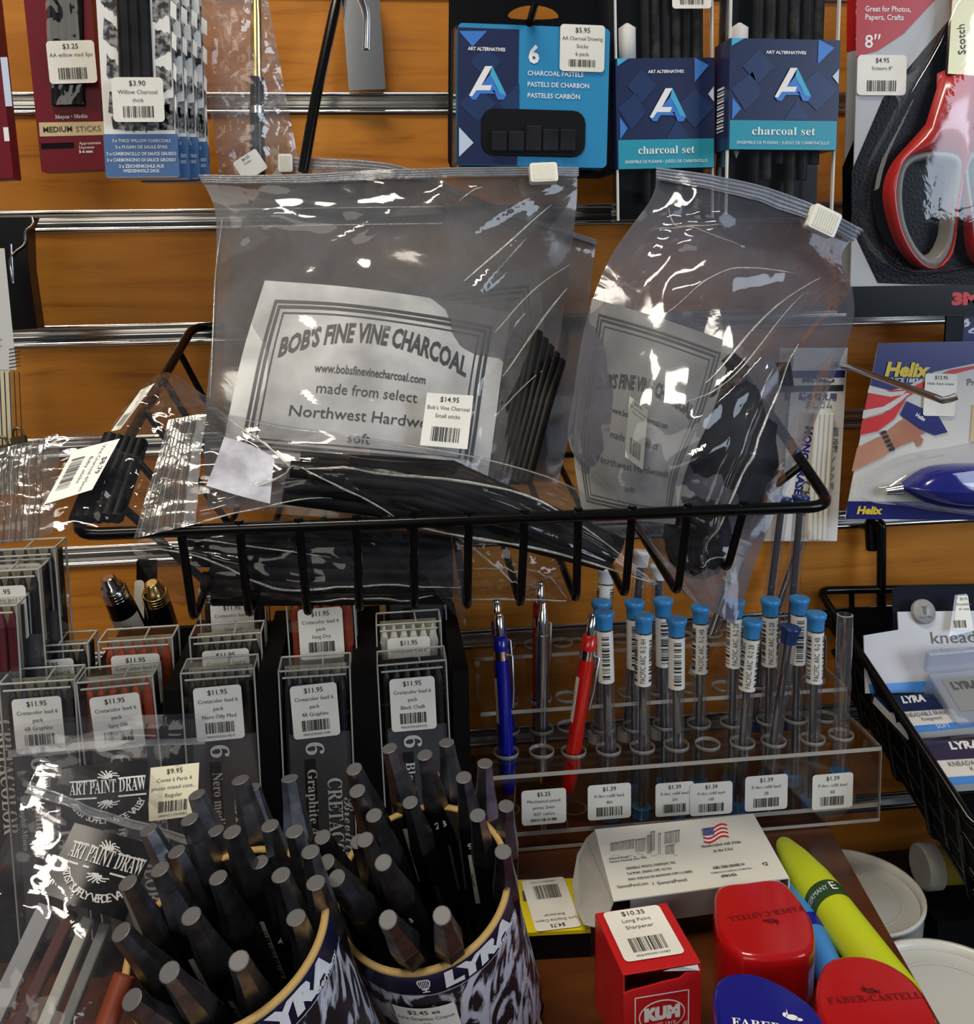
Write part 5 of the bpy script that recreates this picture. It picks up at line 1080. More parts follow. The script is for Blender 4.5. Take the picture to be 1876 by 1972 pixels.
RCs = [((682, 1481), .432, None, 0, 'leaning left, upper of two'), ((688, 1523), .425, '6B', 1, 'leaning left with a 6B mark and barcode'), ((750, 1441), .45, None, 1, 'rear, before the black chalk box'),
       ((818, 1454), .448, '2B', 0, 'tall with a 2B mark'), ((860, 1430), .458, None, 0, 'tallest, at the back'), ((893, 1497), .438, '9B', 1, 'upright with a 9B mark and barcode'), ((934, 1470), .452, '6B', 1, 'bright tip beside the acrylic stand'),
       ((975, 1552), .435, None, 0, 'rightmost, leaning over the rim'), ((969, 1640), .41, '2B', 1, 'low at the right rim'), ((621, 1612), .412, None, 0, 'dark tip over the gap between the cups'), ((703, 1617), .405, None, 0, 'blunt end above the left rim'),
       ((628, 1661), .392, None, 0, 'round end hanging over the left cup'), ((648, 1691), .385, None, 0, 'large round end at the left rim'), ((738, 1661), .392, '6B', 0, 'blunt tip in the middle'), ((747, 1771), .368, None, 0, 'bright end pointing at the viewer'), ((851, 1763), .372, None, 0, 'round end before the 9B barcode')]
RCs += [((790, 1545), .44, None, 0, 'dark one behind the tall 2B crayon'), ((720, 1570), .422, None, 0, 'dark one at the back left rim'), ((920, 1570), .43, None, 0, 'dark one behind the bright tip'),
        ((690, 1620), .412, None, 0, 'dark one below the left leaning pair')]
for tip, d, g, b, w in RCs: crayon('black graphite crayon in the right cup, %s' % w, tip, d, Mr, .092, g, bool(b), rnd.uniform(-.3, .3))
# ------------------------------------------------------------------ clear bags of crayons at the bottom left
M_bagf = film('crisp_clear_bag', (.95, .95, .96), .05, (.22, .22, .25), gloss=.06, base=.035, scale=30, bump=.1, bscale=60)
def apd(mb, fn, W, H, cut=False):
    S = Sheet(mb, onmap(fn, W, H), W, H, curved=.006); S.rect(0, 0, 1, 1, M_blackp, 0)
    S.text('ART PAINT DRAW', .54, .55, .0105, M_white, 2, fit=W*.86, style='serif'); S.rect(.1, .74, .42, .765, M_white, 1); S.rect(.66, .74, .97, .765, M_white, 1); S.rect(.1, .47, .42, .495, M_white, 1); S.rect(.66, .47, .97, .495, M_white, 1)
    for cy, sg in ((.8, 1), (.4, -1)):
        for k in range(7):
            a = (k-3)*.42
            pts = [(.54+.13*math.sin(a)*q/8+.018*math.sin(q*1.1+k), cy+sg*(.11*math.cos(a)*q/8+.014*math.cos(q*1.3+k)-.03)) for q in range(9)]
            for p, q in zip(pts, pts[1:]):
                dx, dy = q[0]-p[0], q[1]-p[1]; l = math.hypot(dx, dy) or 1; ox, oy = -dy/l*.008, dx/l*.008
                S.poly([(p[0]-ox, p[1]-oy), (q[0]-ox, q[1]-oy), (q[0]+ox, q[1]+oy), (p[0]+ox, p[1]+oy)], M_white, 1)
    tx = 'ARTIST SUPPLY VERDE VALLEY'
    for i, c in enumerate(tx):
        a = math.radians(-72+144*i/(len(tx)-1)); S.text(c, .54+.43*math.sin(a), .50-.40*math.cos(a)*1.02, .0046, M_white, 2, rot=a, bold=.01)
G_ = P3([[(15, 1410, -.222), (130, 1392, -.224), (270, 1388, -.224), (397, 1384, -.222)], [(18, 1500, -.228), (140, 1490, -.231), (270, 1480, -.231), (394, 1475, -.228)], [(20, 1600, -.236), (140, 1600, -.24), (270, 1590, -.24), (390, 1580, -.236)], [(22, 1700, -.244), (140, 1700, -.247), (270, 1690, -.247), (380, 1690, -.244)]])
t = thing('crayon_bag', 'upright clear bag with black shop label and price sticker, before the lead boxes', 'bag', at(200, 1690, -.245))
f = crinkle(surf(G_), .0012, 81, [((.6, .1), (1, .12), .003, .03), ((.1, .2), (.4, .2), .002, .03)])
mb = MB(); mb.grid(f, 40, 34, M_bagf); mb.obj('front_film', t)
mb = MB(); mb.grid(crinkle(surf([[p+V((0, .006, 0)) for p in r] for r in G_]), .001, 83), 20, 16, M_bagf); mb.obj('back_film', t)
mb = MB(); mb.grid(lambda u, v: f(u, .13+.05*v)-FW*.0007, 30, 2, M_zip); mb.obj('zip_strip', t)
LG = surf(P3([[(118, 1478, -.231), (200, 1470, -.233), (284, 1462, -.231)], [(116, 1600, -.242), (200, 1598, -.244), (290, 1590, -.242)]], .002)); mb = MB(); apd(mb, LG, .0425, .036); mb.obj('shop_label', t)
LP = surf(P3([[(290, 1478, -.228), (384, 1468, -.2265)], [(284, 1582, -.237), (380, 1570, -.236)]], -.002)); price(t, onmap(LP, .0235, .0265), .0118, .0132, .0234, .0264, ['$9.95', 'Conté à Paris 4', 'pieces mixed cont...', 'Regular'], base=1, seed=84, curved=.01, dig='084421750082', mm=M_cream)
Fb = P3([[(78, 1462, -.25), (180, 1500, -.254), (290, 1540, -.254), (395, 1576, -.25)], [(30, 1570, -.27), (140, 1610, -.278), (260, 1640, -.278), (370, 1670, -.27)], [(-20, 1690, -.29), (100, 1730, -.30), (220, 1760, -.30), (330, 1790, -.29)], [(-60, 1830, -.31), (60, 1870, -.32), (190, 1890, -.32), (300, 1910, -.31)], [(-110, 1980, -.325), (10, 2010, -.335), (150, 2030, -.335), (270, 2050, -.325)]])
t = thing('crayon_bag', 'tilted clear ziplock bag with black shop label at the bottom left corner', 'bag', at(150, 1900, -.31))
f = crinkle(surf(Fb), .0013, 91, [((.02, .14), (.3, .08), .003, .05), ((.0, .3), (.28, .14), .003, .05), ((.0, .6), (.3, .55), .002, .06)])
mb = MB(); mb.grid(f, 44, 60, M_bagf); mb.obj('front_film', t)
mb = MB(); mb.grid(crinkle(surf([[p+V((0, .012, -.004)) for p in r] for r in Fb]), .001, 93), 20, 24, M_bagf); mb.obj('back_film', t)
mb = MB(); mb.grid(lambda u, v: f(u, .11+.04*v)-FW*.0007, 30, 2, M_zip); mb.obj('zip_strip', t)
for v in (.115, .145): mb = MB(); mb.tube([f(i/24, v)-FW*.001 for i in range(25)], .0006, M_zip, 5); mb.obj('zip_ridge', t)
LF = surf(P3([[(144, 1584, -.27), (215, 1604, -.274), (300, 1628, -.272)], [(112, 1650, -.282), (185, 1672, -.287), (272, 1696, -.284)], [(78, 1718, -.295), (155, 1746, -.300), (240, 1776, -.297)]], .0015)); mb = MB(); apd(mb, LF, .037, .032); mb.obj('shop_label', t)
M_conte = {'sanguine_conte': (.11, .03, .022), 'white_conte': (.55, .54, .47), 'grey_conte': (.24, .24, .23), 'paper_sleeve': (.42, .42, .43)}
for i, (a, b, w, k, lab) in enumerate((((92, 1745), (-25, 1990), 34, 'paper_sleeve', 'pale grey printed paper sleeve in the tilted clear bag'), ((140, 1755), (25, 2000), 24, 'sanguine_conte', 'dark red brown drawing stick in the tilted clear bag'), ((172, 1768), (75, 2000), 24, 'white_conte', 'off white drawing stick in the tilted clear bag'), ((205, 1780), (112, 2010), 22, 'grey_conte', 'grey drawing stick in the tilted clear bag, nearest the cup'))):
    A, B_ = at(*a, -.290), at(*b, -.320); d = B_-A; Mx = fr(A, d.cross(FW), d); W = w/1900*.38
    m = speckle(mat(k, M_conte[k], .7), tuple(c*.8 for c in M_conte[k]), M_conte[k], 40)
    mb = MB(); mb.box(Mx, (-W/2, 0, -.003), (W/2, d.length, .003), m)
    if i == 0: S = Sheet(mb, Mx @ T_((0, 0, .003)), 1, 1); S.text('ART PAINT DRAW', .001, .03, .005, M_ink2, 1, rot=-math.pi/2, style='serif')
    tag(mb.obj('drawing_stick', bevel=.0008), lab, 'drawing stick', 'drawing sticks in the tilted bag')
mb = MB(); A, B_ = at(240, 1878, -.36), at(195, 2000, -.37); mb.tube([A, B_], .0038, mat('rust_stick', (.2, .035, .012), .5), 8); tag(mb.obj('drawing_stick'), 'rust red stick poking out beside the left cup', 'drawing stick')
# ------------------------------------------------------------------ small things on the shelf
M_kred = mat('red_carton', (.5, .012, .014), .35); M_kwhite = mat('carton_white', (.74, .73, .66), .5); M_grey_in = speckle(mat('grey_board_inside', (.38, .37, .34), .75), (.34, .33, .30), (.42, .41, .38), 40)
# red sharpener carton
zt = -.417; A, B_, C_ = atz(1200, 1877, zt), atz(1350, 1853, zt), atz(1171, 1755, zt)
M = fr(A, B_-A, C_-A); W = (B_-A).length; H = (C_-A).dot(M.col[1].xyz); t = thing('sharpener_carton', 'torn red carton of a long point sharpener, price sticker on top', 'carton', V((A.x, A.y, ZT)))
dp = zt-ZT-.0005; mb = MB(); mb.box(M, (0, 0, -.0008), (W, H, 0), M_kred); mb.obj('top_flap', t, bevel=.0003)
mb = MB(); e = .0008
mb.box(M, (0, 0, -dp), (e, H, -.001), M_kred); mb.box(M, (W-e, 0, -dp), (W, H, -.001), M_kred); mb.box(M, (0, H-e, -dp), (W, H, -.001), M_kred); mb.box(M, (e, e, -dp), (W-e, H-e, -dp+e), M_kred)
P = [(0, -dp), (W, -dp), (W, -.003), (W*.96, -.0045), (W*.8, -.004), (W*.72, -.006), (W*.5, -.0065), (W*.3, -.0075), (W*.12, -.008), (0, -.009)]
mb.add([M @ V((x, -.0006, z)) for x, z in P]+[M @ V((x, .0004, z)) for x, z in P], [tuple(range(10)), tuple(range(19, 9, -1))]+[(i, (i+1) % 10, 10+(i+1) % 10, 10+i) for i in range(10)], M_kred)
MF = M @ fr((0, -.0007, -dp), (1, 0, 0), (0, 0, 1)); S = Sheet(mb, MF, W, dp)
fy = lambda mm: (dp-mm)/dp
S.frame(.14, -.1, .84, fy(.0115), .0005, M_white, 1); S.disc(.49, fy(.022), W*.30, .0075, M_white, 1); S.disc(.49, fy(.022), W*.285, .0069, M_kred, 1.5)
S.text('KUM', .49, fy(.0235), .0078, M_white, 2, fit=W*.46, bold=.09); S.text('SINCE 1919', .49, fy(.0275), .003, M_white, 2, fit=W*.34); S.text('®', .8, fy(.0295), .004, M_white, 2)
cb = mb.obj('carton_body', t)
mb = MB(); mb.add([M @ V(p) for p in ((W*.5, -.0005, -.001), (W*.97, -.0012, -.003), (W*.95, -.0008, -.0002), (W*.75, -.0015, .0004), (W*.6, -.0008, -.0002))], [(0, 1, 2, 3, 4)], M_kwhite); mb.obj('torn_edge', cb)
price(t, M, W*.48, H*.56, W*.78, H*.82, ['$10.35', 'Long Point', 'Sharpener'], base=2, dig='4064900010787', seed=71)
# open white pencil maker carton
zt = -.432; A, B_, C_ = atz(1180, 1735, zt), atz(1520, 1690, zt), atz(1146, 1597, zt)
M = fr(A, B_-A, C_-A); W = (B_-A).length; H = (C_-A).dot(M.col[1].xyz); t = thing('pencil_carton', 'open white carton with small flag and ink drawing of a factory', 'carton', V((A.x, A.y, ZT)))
dp = zt-ZT-.001; mb = MB(); sk = (C_-A).dot(M.col[0].xyz)
P = [loc2(M, *p) for p in ((1180, 1735), (1520, 1690), (1451, 1567), (1146, 1597))]
mb.prism(M, P, -.0007, 0, M_kwhite); S = PS(mb, M)
f0 = lambda px, py: S.q(px, py)
def flagp(x0, y0, w, h):
    def q(u, v): return S.q(x0+w*u+4*v, y0+h*v-9*u+4*math.sin(u*6.3))
    for i in range(7):
        mb.add([M @ V((*q(u, (i+k)/7), LAY)) for k in (0, 1) for u in [j/10 for j in range(11)]], [(j, j+1, 12+j, 11+j) for j in range(10)], M_redp if i % 2 == 0 else M_white)
    mb.add([M @ V((*q(u, v), 2*LAY)) for u, v in ((0, 0), (.45, 0), (.45, .55), (0, .55))], [(0, 1, 2, 3)], M_flagb)
    for i in range(5):
        for j in range(4): a = q(.05+.085*i, .08+.12*j); S.disc(a[0], a[1], .0003, .0003, M_white, 3, 5)
M_flagb = mat('flag_blue', (.03, .05, .25), .4)
flagp(1352, 1597, 48, 26)
rt = math.radians(0)
def tl(s, px, py, size, fit, **k): S.pt(s, px, py, size*1.5, M_ink, 2, fitpx=fit, **dict(dict(bold=.008), **k))
tl('Handcrafted with Pride', 1390, 1629, 5.5, 82, style='italic'); tl('in the USA', 1394, 1640, 5.5, 40, style='italic')
tl('General Pencil', 1174, 1657, 4, 40, al='l', style='italic'); tl('Factory Drawing since 1903', 1174, 1663, 4, 76, al='l', style='italic')
tl('GENERAL PENCIL COMPANY, INC.', 1207, 1676, 5, 102, al='l', style='serif'); tl('FACTORY: JERSEY CITY, NJ USA', 1209, 1686, 4.5, 90, al='l', style='serif'); tl('INFO: 3160 BAY RD REDWOOD CITY CA 94063', 1211, 1697, 4.5, 130, al='l', style='serif'); tl('GeneralPencil.com', 1190, 1712, 6, 62, al='l'); tl('f  GeneralPencil', 1258, 1706, 6, 70, al='l')
tl('AGES | ÂGES | EDADES 14+', 1405, 1671, 5, 66, bold=.03); tl('Conforms to Conforme à Conforma a', 1410, 1679, 4, 84); tl('ASTM D-4236', 1405, 1689, 5, 32, bold=.03)
R = random.Random(5); M_etch = mat('etching_ink', (.18, .17, .18), .5)
a = S.q(1474, 1664)
for k in range(3): a0 = 2*math.pi*k/3; S.poly([(a[0]+.0016*math.cos(a0+q), a[1]+.0016*math.sin(a0+q)) for q in (0, .6, 1.2, 1.6)]+[(a[0]+.0008*math.cos(a0+q), a[1]+.0008*math.sin(a0+q)) for q in (1.4, .6, 0)], M_ink, 1)
# factory drawing: buildings as hatched blocks
for (x0_, y0_, x1_, y1_) in ((1176, 1625, 1222, 1640), (1224, 1618, 1244, 1642), (1246, 1610, 1256, 1645), (1252, 1603, 1262, 1640), (1268, 1606, 1274, 1646), (1280, 1604, 1310, 1626), (1282, 1630, 1300, 1646)):
    n = int((x1_-x0_)/2.2)
    for i in range(n):
        x = x0_+(x1_-x0_)*i/n; y = y0_-(x-x0_)*.18; S.pp([(x, y), (x+R.uniform(.7, 1.5), y-.1), (x+R.uniform(.7, 1.5), y1_-(x-x0_)*.12), (x, y1_-(x-x0_)*.12)], M_etch, 1)
    S.pp([(x0_, y0_), (x1_, y0_-(x1_-x0_)*.18), (x1_, y0_-(x1_-x0_)*.18+1.2), (x0_, y0_+1.2)], M_etch, 2)
for i in range(26): x = R.uniform(1176, 1300); y = 1650-(x-1176)*.05+R.uniform(-3, 5); S.pp([(x, y), (x+R.uniform(2, 6), y-1), (x+R.uniform(2, 6), y)], M_etch, 1)
mb.obj('printed_panel', t)
mb = MB(); mb.add([M @ V((*p, z)) for p in P for z in (-.0008, -dp)], [(4, 5, 3, 2), (6, 7, 5, 4)], M_kwhite); mb.add([M @ V((P[0][0]*.9+.01, P[0][1]+.002, -.001)), M @ V((P[1][0]-.004, P[1][1]+.002, -.001)), M @ V((P[1][0]-.004, P[1][1]+.006, -dp*.6)), M @ V((P[0][0]+.012, P[0][1]+.006, -dp*.6))], [(0, 1, 2, 3)], M_grey_in); mb.obj('side_panel', t, solid=.0007)
Q = [(1146, 1600), (1130, 1606), (1112, 1632), (1103, 1675), (1108, 1715), (1125, 1745), (1150, 1756), (1172, 1748), (1182, 1736)]
mb = MB(); n0 = M.col[2].xyz
pts = [CAM+ray(x, y)*((zt-CAM.z)/ray(x, y).z*(1.0-.0)) for x, y in Q]
for i, p in enumerate(pts): dist = max(0, (pts[0].lerp(pts[-1], i/8)-p).length); pts[i] = p-n0*0+V((0, 0, -dist*.35)) if 0 < i < 8 else p
mb.add(pts, [tuple(range(9))], M_grey_in); mb.obj('tuck_flap', t, solid=.0006)
mb = MB(); P2 = [atz(1150, 1760, -.44), atz(1168, 1770, -.44), atz(1163, 1866, ZT+.001), atz(1155, 1866, ZT+.001)]; mb.add(P2, [(0, 1, 2, 3)], M_kwhite); mb.obj('inner_flap', t, solid=.0007)
# yellow carton
zt = -.449; A, B_, C_ = atz(1003, 1797, zt), atz(1138, 1790, zt), atz(978, 1695, zt); M = fr(A, B_-A, C_-A); W = (B_-A).length; H = (C_-A).dot(M.col[1].xyz)
M_yel = mat('yellow_carton', (.75, .6, .01), .4); t = thing('sharpener_carton', 'yellow crayon sharpener pack with its price sticker upside down', 'carton', V((A.x, A.y, ZT)))
P = [loc2(M, *p) for p in ((1003, 1797), (1138, 1790), (1108, 1691), (978, 1695))]; mb = MB(); mb.prism(M, P, -.002, 0, M_yel); S = PS(mb, M); S.pr(1008, 1716, 1016, 1736, M_ink2, 1); mb.obj('printed_face', t, bevel=.0005)
mb = MB(); mb.prism(M, [(x*.98+.0004, y*.98+.0004) for x, y in P], -(zt-ZT)+.0005, -.002, M_blackm); mb.obj('black_base', t)
c0 = S.q(1060, 1741); price(t, M, c0[0], c0[1], .0245, H*.96, ['$4.75', 'Lyra Graphite Crayon', 'Sharpener'], a=math.pi+.1, base=2, dig='4084900101940', seed=72)
# bell-shaped sharpeners
M_fred = mat('glossy_red_plastic', (.42, .006, .008), .18, coat=.3); M_fblue = mat('glossy_deep_blue_plastic', (.008, .012, .22), .2, coat=.3); M_dred = mat('dark_red_print', (.13, .004, .006), .4)
def bell(label, outline, zt, m, txt_, pm, at_, rot, size, logo, sticker=None):
    pts = [V((*atz(x, y, zt).xy, 0)) for x, y in outline]; pts = smoothpts(pts, 4, True); c = sum(pts, V())/len(pts)
    t = thing('sharpener', label, 'sharpener', V((c.x, c.y, ZT)), 'bell shaped sharpeners'); mb = MB(); rings = []
    for s_, z in ((1.0, ZT+.0006), (1.02, ZT+.01), (1.03, zt-.006), (1.02, zt-.003), (.985, zt-.0008), (.93, zt)): rings.append([V((c.x+(p.x-c.x)*s_, c.y+(p.y-c.y)*s_, z)) for p in pts])
    if outline[0][1] > outline[-1][1]: pass
    mb.loft(rings, m, True); mb.obj('body', t)
    mb = MB(); S = Sheet(mb, Matrix.Translation(V((*atz(*at_, zt).xy, zt))) @ Rm(rot, 'Z'), 1, 1)
    S.text(txt_, 0, 0, size, pm, 1, style='serif'); S.disc(0, logo, .0026, .0016, pm, 1, 9); S.disc(.003, logo-.0008, .0014, .0009, pm, 1, 7); S.disc(-.0028, logo+.0010, .0010, .0014, pm, 1, 7); S.poly([(-.0022, logo+.001), (-.0018, logo+.0045), (-.0014, logo+.001)], pm, 1); mb.obj('brand_print', t)
    return t
Z4 = lambda L: [(1360+x*.275, 1540+y*.275) for x, y in L]
t = bell('glossy red sharpener beside the white carton, with a price sticker', Z4([(85, 610), (290, 570), (500, 555), (620, 650), (735, 830), (755, 960), (735, 1035), (640, 1085), (320, 1095), (190, 1040), (90, 920), (65, 780)]), -.425, M_fred, 'FABER-CASTELL', M_dred, (1472, 1756), math.pi+.08, .0050, .007)
A = at(1452, 1915, -.2665); B_ = at(1556, 1905, -.2665); price(t, fr(A, B_-A, (0, 0, 1)), .0145, .006, .029, .0235, ['$6.75', 'FABER-CASTELL', 'Sharpener'], base=1, seed=73, nobar=True, mm=mat('pinkish_label', (.62, .52, .52), .5))
bell('glossy blue sharpener at the bottom edge with white lettering', Z4([(65, 1440), (58, 1330), (85, 1255), (180, 1208), (330, 1212), (500, 1275), (650, 1365), (770, 1470), (840, 1580), (900, 1720), (900, 1860), (500, 1980), (150, 1840)]), -.418, M_fblue, 'FABER-CASTELL', M_white, (1530, 1990), -.3, .0062, .0085)
bell('glossy red sharpener at the bottom edge, beside the shelf corner', Z4([(775, 1290), (830, 1145), (940, 1092), (1100, 1088), (1280, 1142), (1450, 1262), (1565, 1430), (1610, 1580), (1500, 1740), (1150, 1780), (880, 1640), (790, 1480)]), -.42, M_fred, 'FABER-CASTELL', M_dred, (1688, 1928), -.05, .0052, .006)
# highlighters
M_lime = mat('lime_rubberised_plastic', (.50, .58, .01), .45); M_dgreen = mat('dark_green_band', (.02, .06, .012), .4); M_hblue = mat('sky_blue_plastic', (.05, .26, .72), .4)
def marker(label, a, b, r, m, bandm, cone=True, tx=None):
    d = (b-a).normalized(); L = (b-a).length; q = lambda k: a+d*(L*k); t = thing('highlighter', label, 'highlighter', a)
    mb = MB(); mb.tube([q(0)-d*.0012, q(0), q(.03), q(.18), q(.4), q(.52)], [r*.15, r*.32, r*.46, r*.74, r*.98, r*1.02], m, 28); mb.obj('cap', t)
    mb = MB(); mb.tube([q(.52), q(.64)], [r*1.01, r*1.0], bandm, 28)
    if tx:
        n = (-FW-d*(-FW).dot(d)).normalized(); x = d.cross(n); S = Sheet(mb, lambda X, Y, h: q(.52)+d*Y+n*((r*1.02+h)*math.cos(X/r))+x*((r*1.02+h)*math.sin(X/r)), 1, 1)
        S.text(tx, 0, L*.075, .0045, M_pale, 1, fit=r*1.3, rot=math.pi); S.text('E', -r*.95, L*.085, .0085, M_white, 1, rot=math.pi)
    mb.obj('printed_band', t)
    mb = MB(); mb.tube([q(.64), q(1.26), q(1.3)], [r*.97, r*1.0, r*.9], m, 28); mb.obj('barrel', t)
    return t
marker('lime green highlighter with dark green band lying on the shelf', atz(1506, 1622, -.447), atz(1676, 1848, -.452), .0114, M_lime, M_dgreen, tx='GERMANY')
marker('sky blue highlighter squeezed under the lime green one', atz(1522, 1690, -.456), atz(1600, 1880, -.4575), .008, M_hblue, M_navyb)
# dark pen beside the right cup
A, B_ = atz(985, 1800, ZT+.008), atz(1042, 1990, ZT+.008); d = (B_-A).normalized(); t = thing('pen', 'dark navy pen with ribbed grip lying beside the right cup', 'pen', A); q = lambda k: A+d*k
mb = MB(); mb.tube([q(0), q(.003), q(.038)], [.002, .0045, .0052], mat('navy_pen_body', (.01, .014, .04), .25), 16); mb.obj('barrel', t)
mb = MB(); mb.tube([q(.038+.0009*i) for i in range(19)], [.0052 if i % 2 else .0044 for i in range(19)], M_blackp, 16); mb.obj('ribbed_grip', t)
mb = MB(); mb.add([atz(x, y, ZT+.0015) for x, y in ((1000, 1905), (1016, 1890), (1050, 1990), (985, 1990))], [(0, 1, 2, 3)], M_kwhite); tag(mb.obj('paper_slip', solid=.0004), 'white paper slip under the navy pen', 'paper')
# ------------------------------------------------------------------ lower right: tubs, tape, second basket
M_tub = mat('milky_plastic', (.62, .61, .57), .35); M_lid = mat('translucent_lid', (.55, .55, .52), .3)
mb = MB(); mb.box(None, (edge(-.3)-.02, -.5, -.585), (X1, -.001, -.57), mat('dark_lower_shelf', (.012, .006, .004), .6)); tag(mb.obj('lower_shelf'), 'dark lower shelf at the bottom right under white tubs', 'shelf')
def tub(label, c, R, H, lid):
    t = thing('plastic_tub', label, 'tub', V((c.x, c.y, c.z-H)), 'white plastic tubs')
    mb = MB(); mb.lathe([(0, -H), (R*.9, -H), (R*.93, -H+.003), (R, -.003), (R*1.02, -.0025), (R*1.02, 0), (R*.97, 0), (R*.95, -.004), (R*.94, -.006)], T_(c), M_tub, 48); mb.obj('wall', t)
    mb = MB(); mb.lathe([(R*.94, -.005), (R*.5, -.0055), (0, -.0055)], T_(c), M_lid, 40); mb.lathe([(R*.72, -.0050), (R*.7, -.0046), (R*.68, -.0050)], T_(c), M_lid, 40); mb.obj('lid' if lid else 'inner_floor', t)
tub('white plastic tub beside the shelf, behind the other tub', atz(1640, 1712, -.505), .0435, .062, True)
tub('white plastic tub with lid at the bottom right corner', atz(1836, 1918, -.5), .045, .066, True)
t = thing('tape_roll', 'yellow tube with grey round end in the dark corner', 'tube', at(1800, 1670, -.10)); A = at(1790, 1668, -.10); d = V((.97, .0, -.02)).normalized()
M_yd = mat('dull_yellow_plastic', (.35, .27, .02), .5)
mb = MB(); mb.tube([A, A+d*.15], .0125, M_yd, 24); mb.obj('yellow_body', t); mb = MB(); mb.tube([A-d*.007, A-d*.006, A+d*.004], [.0135, .0150, .0150], M_grey_in, 28); mb.obj('grey_end', t)
mb = MB(); c = at(1830, 1700, -.10); mb.box(T_(c), (-.02, -.02, -.04), (.14, .03, -.013), M_blackm); tag(mb.obj('black_case'), 'black case under the yellow tube in the dark corner', 'case')
# second wire basket
yb = -.02; KL = at(1577, 1137, yb); KR = at(2080, 1128, yb); KF = at(1882, 1600, -.19); KFR = KR+(KF-KL)
t = thing('wire_basket', 'black wire basket at the right edge holding kneadable erasers', 'basket', KF)
mb = MB(); mb.tube(roundcorner([KL, KR, KFR, KF], .008, 5, True), .0030, M_wire, 10, True, True); mb.obj('rim', t)
dn = V((.012, -.01, -.075)); LK = [KL.lerp(KF, i/9) for i in range(10)]
for i, p in enumerate(LK[1:9]):
    b = p+V((.016, .004, -.062-.01*(i % 2))); mb = MB(); mb.tube(roundcorner([p, b, b+V((.05, 0, 0)), b+V((.18, 0, 0))], .008, 4), .0023, M_wire, 8); mb.obj('wire', t)
for k in (.35, .75, 1.0):
    o = V((.016*k, .004*k, -.062*k)); mb = MB(); mb.tube([KL+o+V((0, -.004, 0)), KF+o], .0022, M_wire, 8); mb.obj('side_rail', t)
for x in (1640, 1700, 1760, 1820): p = at(x, 1136, yb); mb = MB(); mb.tube([p, p+V((.002, -.002, -.07))], .0021, M_wire, 8); mb.obj('wire', t)
mb = MB(); P = [at(1676, 1006, -.012), at(1680, 1058, -.012)]; mb.tube([P[0], P[1]], [.0042, .0046], M_wire, 12)
mb.tube(roundcorner([at(1672, 1016, .004), at(1676, 1004, -.012), at(1698, 1006, -.018), at(1697, 1228, -.022)], .006, 4), .0034, M_wire, 10); mb.obj('slat_hook', t)
mb = MB(); o1 = V((.016, .004, -.062)); mb.add([KL.lerp(KF, .12), KF, KF+o1, KL.lerp(KF, .12)+o1], [(0, 1, 2, 3)], M_blackm); mb.obj('side_liner', t, solid=.001)
ob = V((.016, .004, -.066)); mb = MB(); mb.add([KL+ob, KR+ob, KFR+ob, KF+ob], [(0, 1, 2, 3)], M_blackm); mb.obj('added_shade_bottom', t, solid=.001)  # unseen sheet added under the basket to shade the wall below
mb = MB(); mb.add([KL+V((.02, -.006, -.012)), KR+V((0, -.006, -.012)), KR+V((0, -.006, -.066)), KL+V((.016, -.006, -.066))], [(0, 1, 2, 3)], M_blackm); mb.obj('added_shade_back', t, solid=.001)  # black sheet added at the back, also to keep the wall dark
# kneadable eraser display
Z5 = lambda L: [(1560+x*.3347, 980+y*.3347) for x, y in L]
M_silver = speckle(mat('silvery_card', (.58, .58, .6), .4), (.5, .5, .53), (.68, .68, .7), 8)
M, W, H = pk((1672, 1337), (2000, 1325), (1664, 1223), -.085, -.07)
t = thing('eraser_display', 'white cardboard counter display of kneadable erasers with round grey badge', 'display', M=M)
mb = MB(); s = PS(mb, M); q = lambda L: [s.q(*p) for p in Z5(L)]
mb.prism(M, q([(320, 1062), (1400, 1040), (1400, 580), (505, 592), (510, 695), (310, 728)]), -.001, 0, M_silver); s.pp(Z5([(335, 1010), (640, 992), (1400, 980), (1400, 1040), (345, 1062)]), M_hblue, 1)
s.pt('kneadable', *Z5([(700, 775)])[0], 22, M_ink2, 2, al='l', fitpx=150); s.pt('höchste Qualität', *Z5([(755, 830)])[0], 9, M_ink2, 2, al='l', fitpx=100)
mb.obj('printed_front', t)
mb = MB(); mb.prism(M @ T_((0, 0, -.006)), q([(310, 728), (505, 700), (500, 470), (520, 445), (560, 438), (1400, 425), (1400, 720)]), -.001, 0, mat('dark_header_card', (.010, .012, .022), .7, spec=.08)); mb.obj('dark_header', t)
mb = MB(); a = q([(645, 592)])[0]; mb.lathe([(.0085, 0), (.0085, .0025), (.0078, .0034), (0, .0034)], M @ T_((a[0], a[1], .0002)), mat('grey_badge', (.32, .32, .31), .35), 32)
s2 = Sheet(mb, M @ T_((a[0], a[1], .0036)), 1, 1); s2.text('since 1806', 0, -.0045, .0022, M_ink2, 1)
for k in range(-2, 3): s2.rect(k*.0006-.00014, -.001, k*.0006+.00014, .003, M_ink2, 1)
s2.rect(-.0022, .003, .0022, .0036, M_ink2, 1); s2.rect(-.001, -.0022, .001, -.001, M_ink2, 1); mb.obj('round_badge', t)
mb = MB(); s = PS(mb, M @ T_((0, 0, .006))); s.pp(Z5([(800, 735), (835, 495), (905, 488), (944, 700)]), M_case, 0); s.pp(Z5([(822, 700), (842, 530), (850, 500), (908, 500), (935, 695)]), M_label, 1)
for l, y in (('$3.95', 525), ('Kneadable', 555), ('w/ case', 582)): s.pt(l, *Z5([(885, y)])[0], 5, M_ink2, 2)
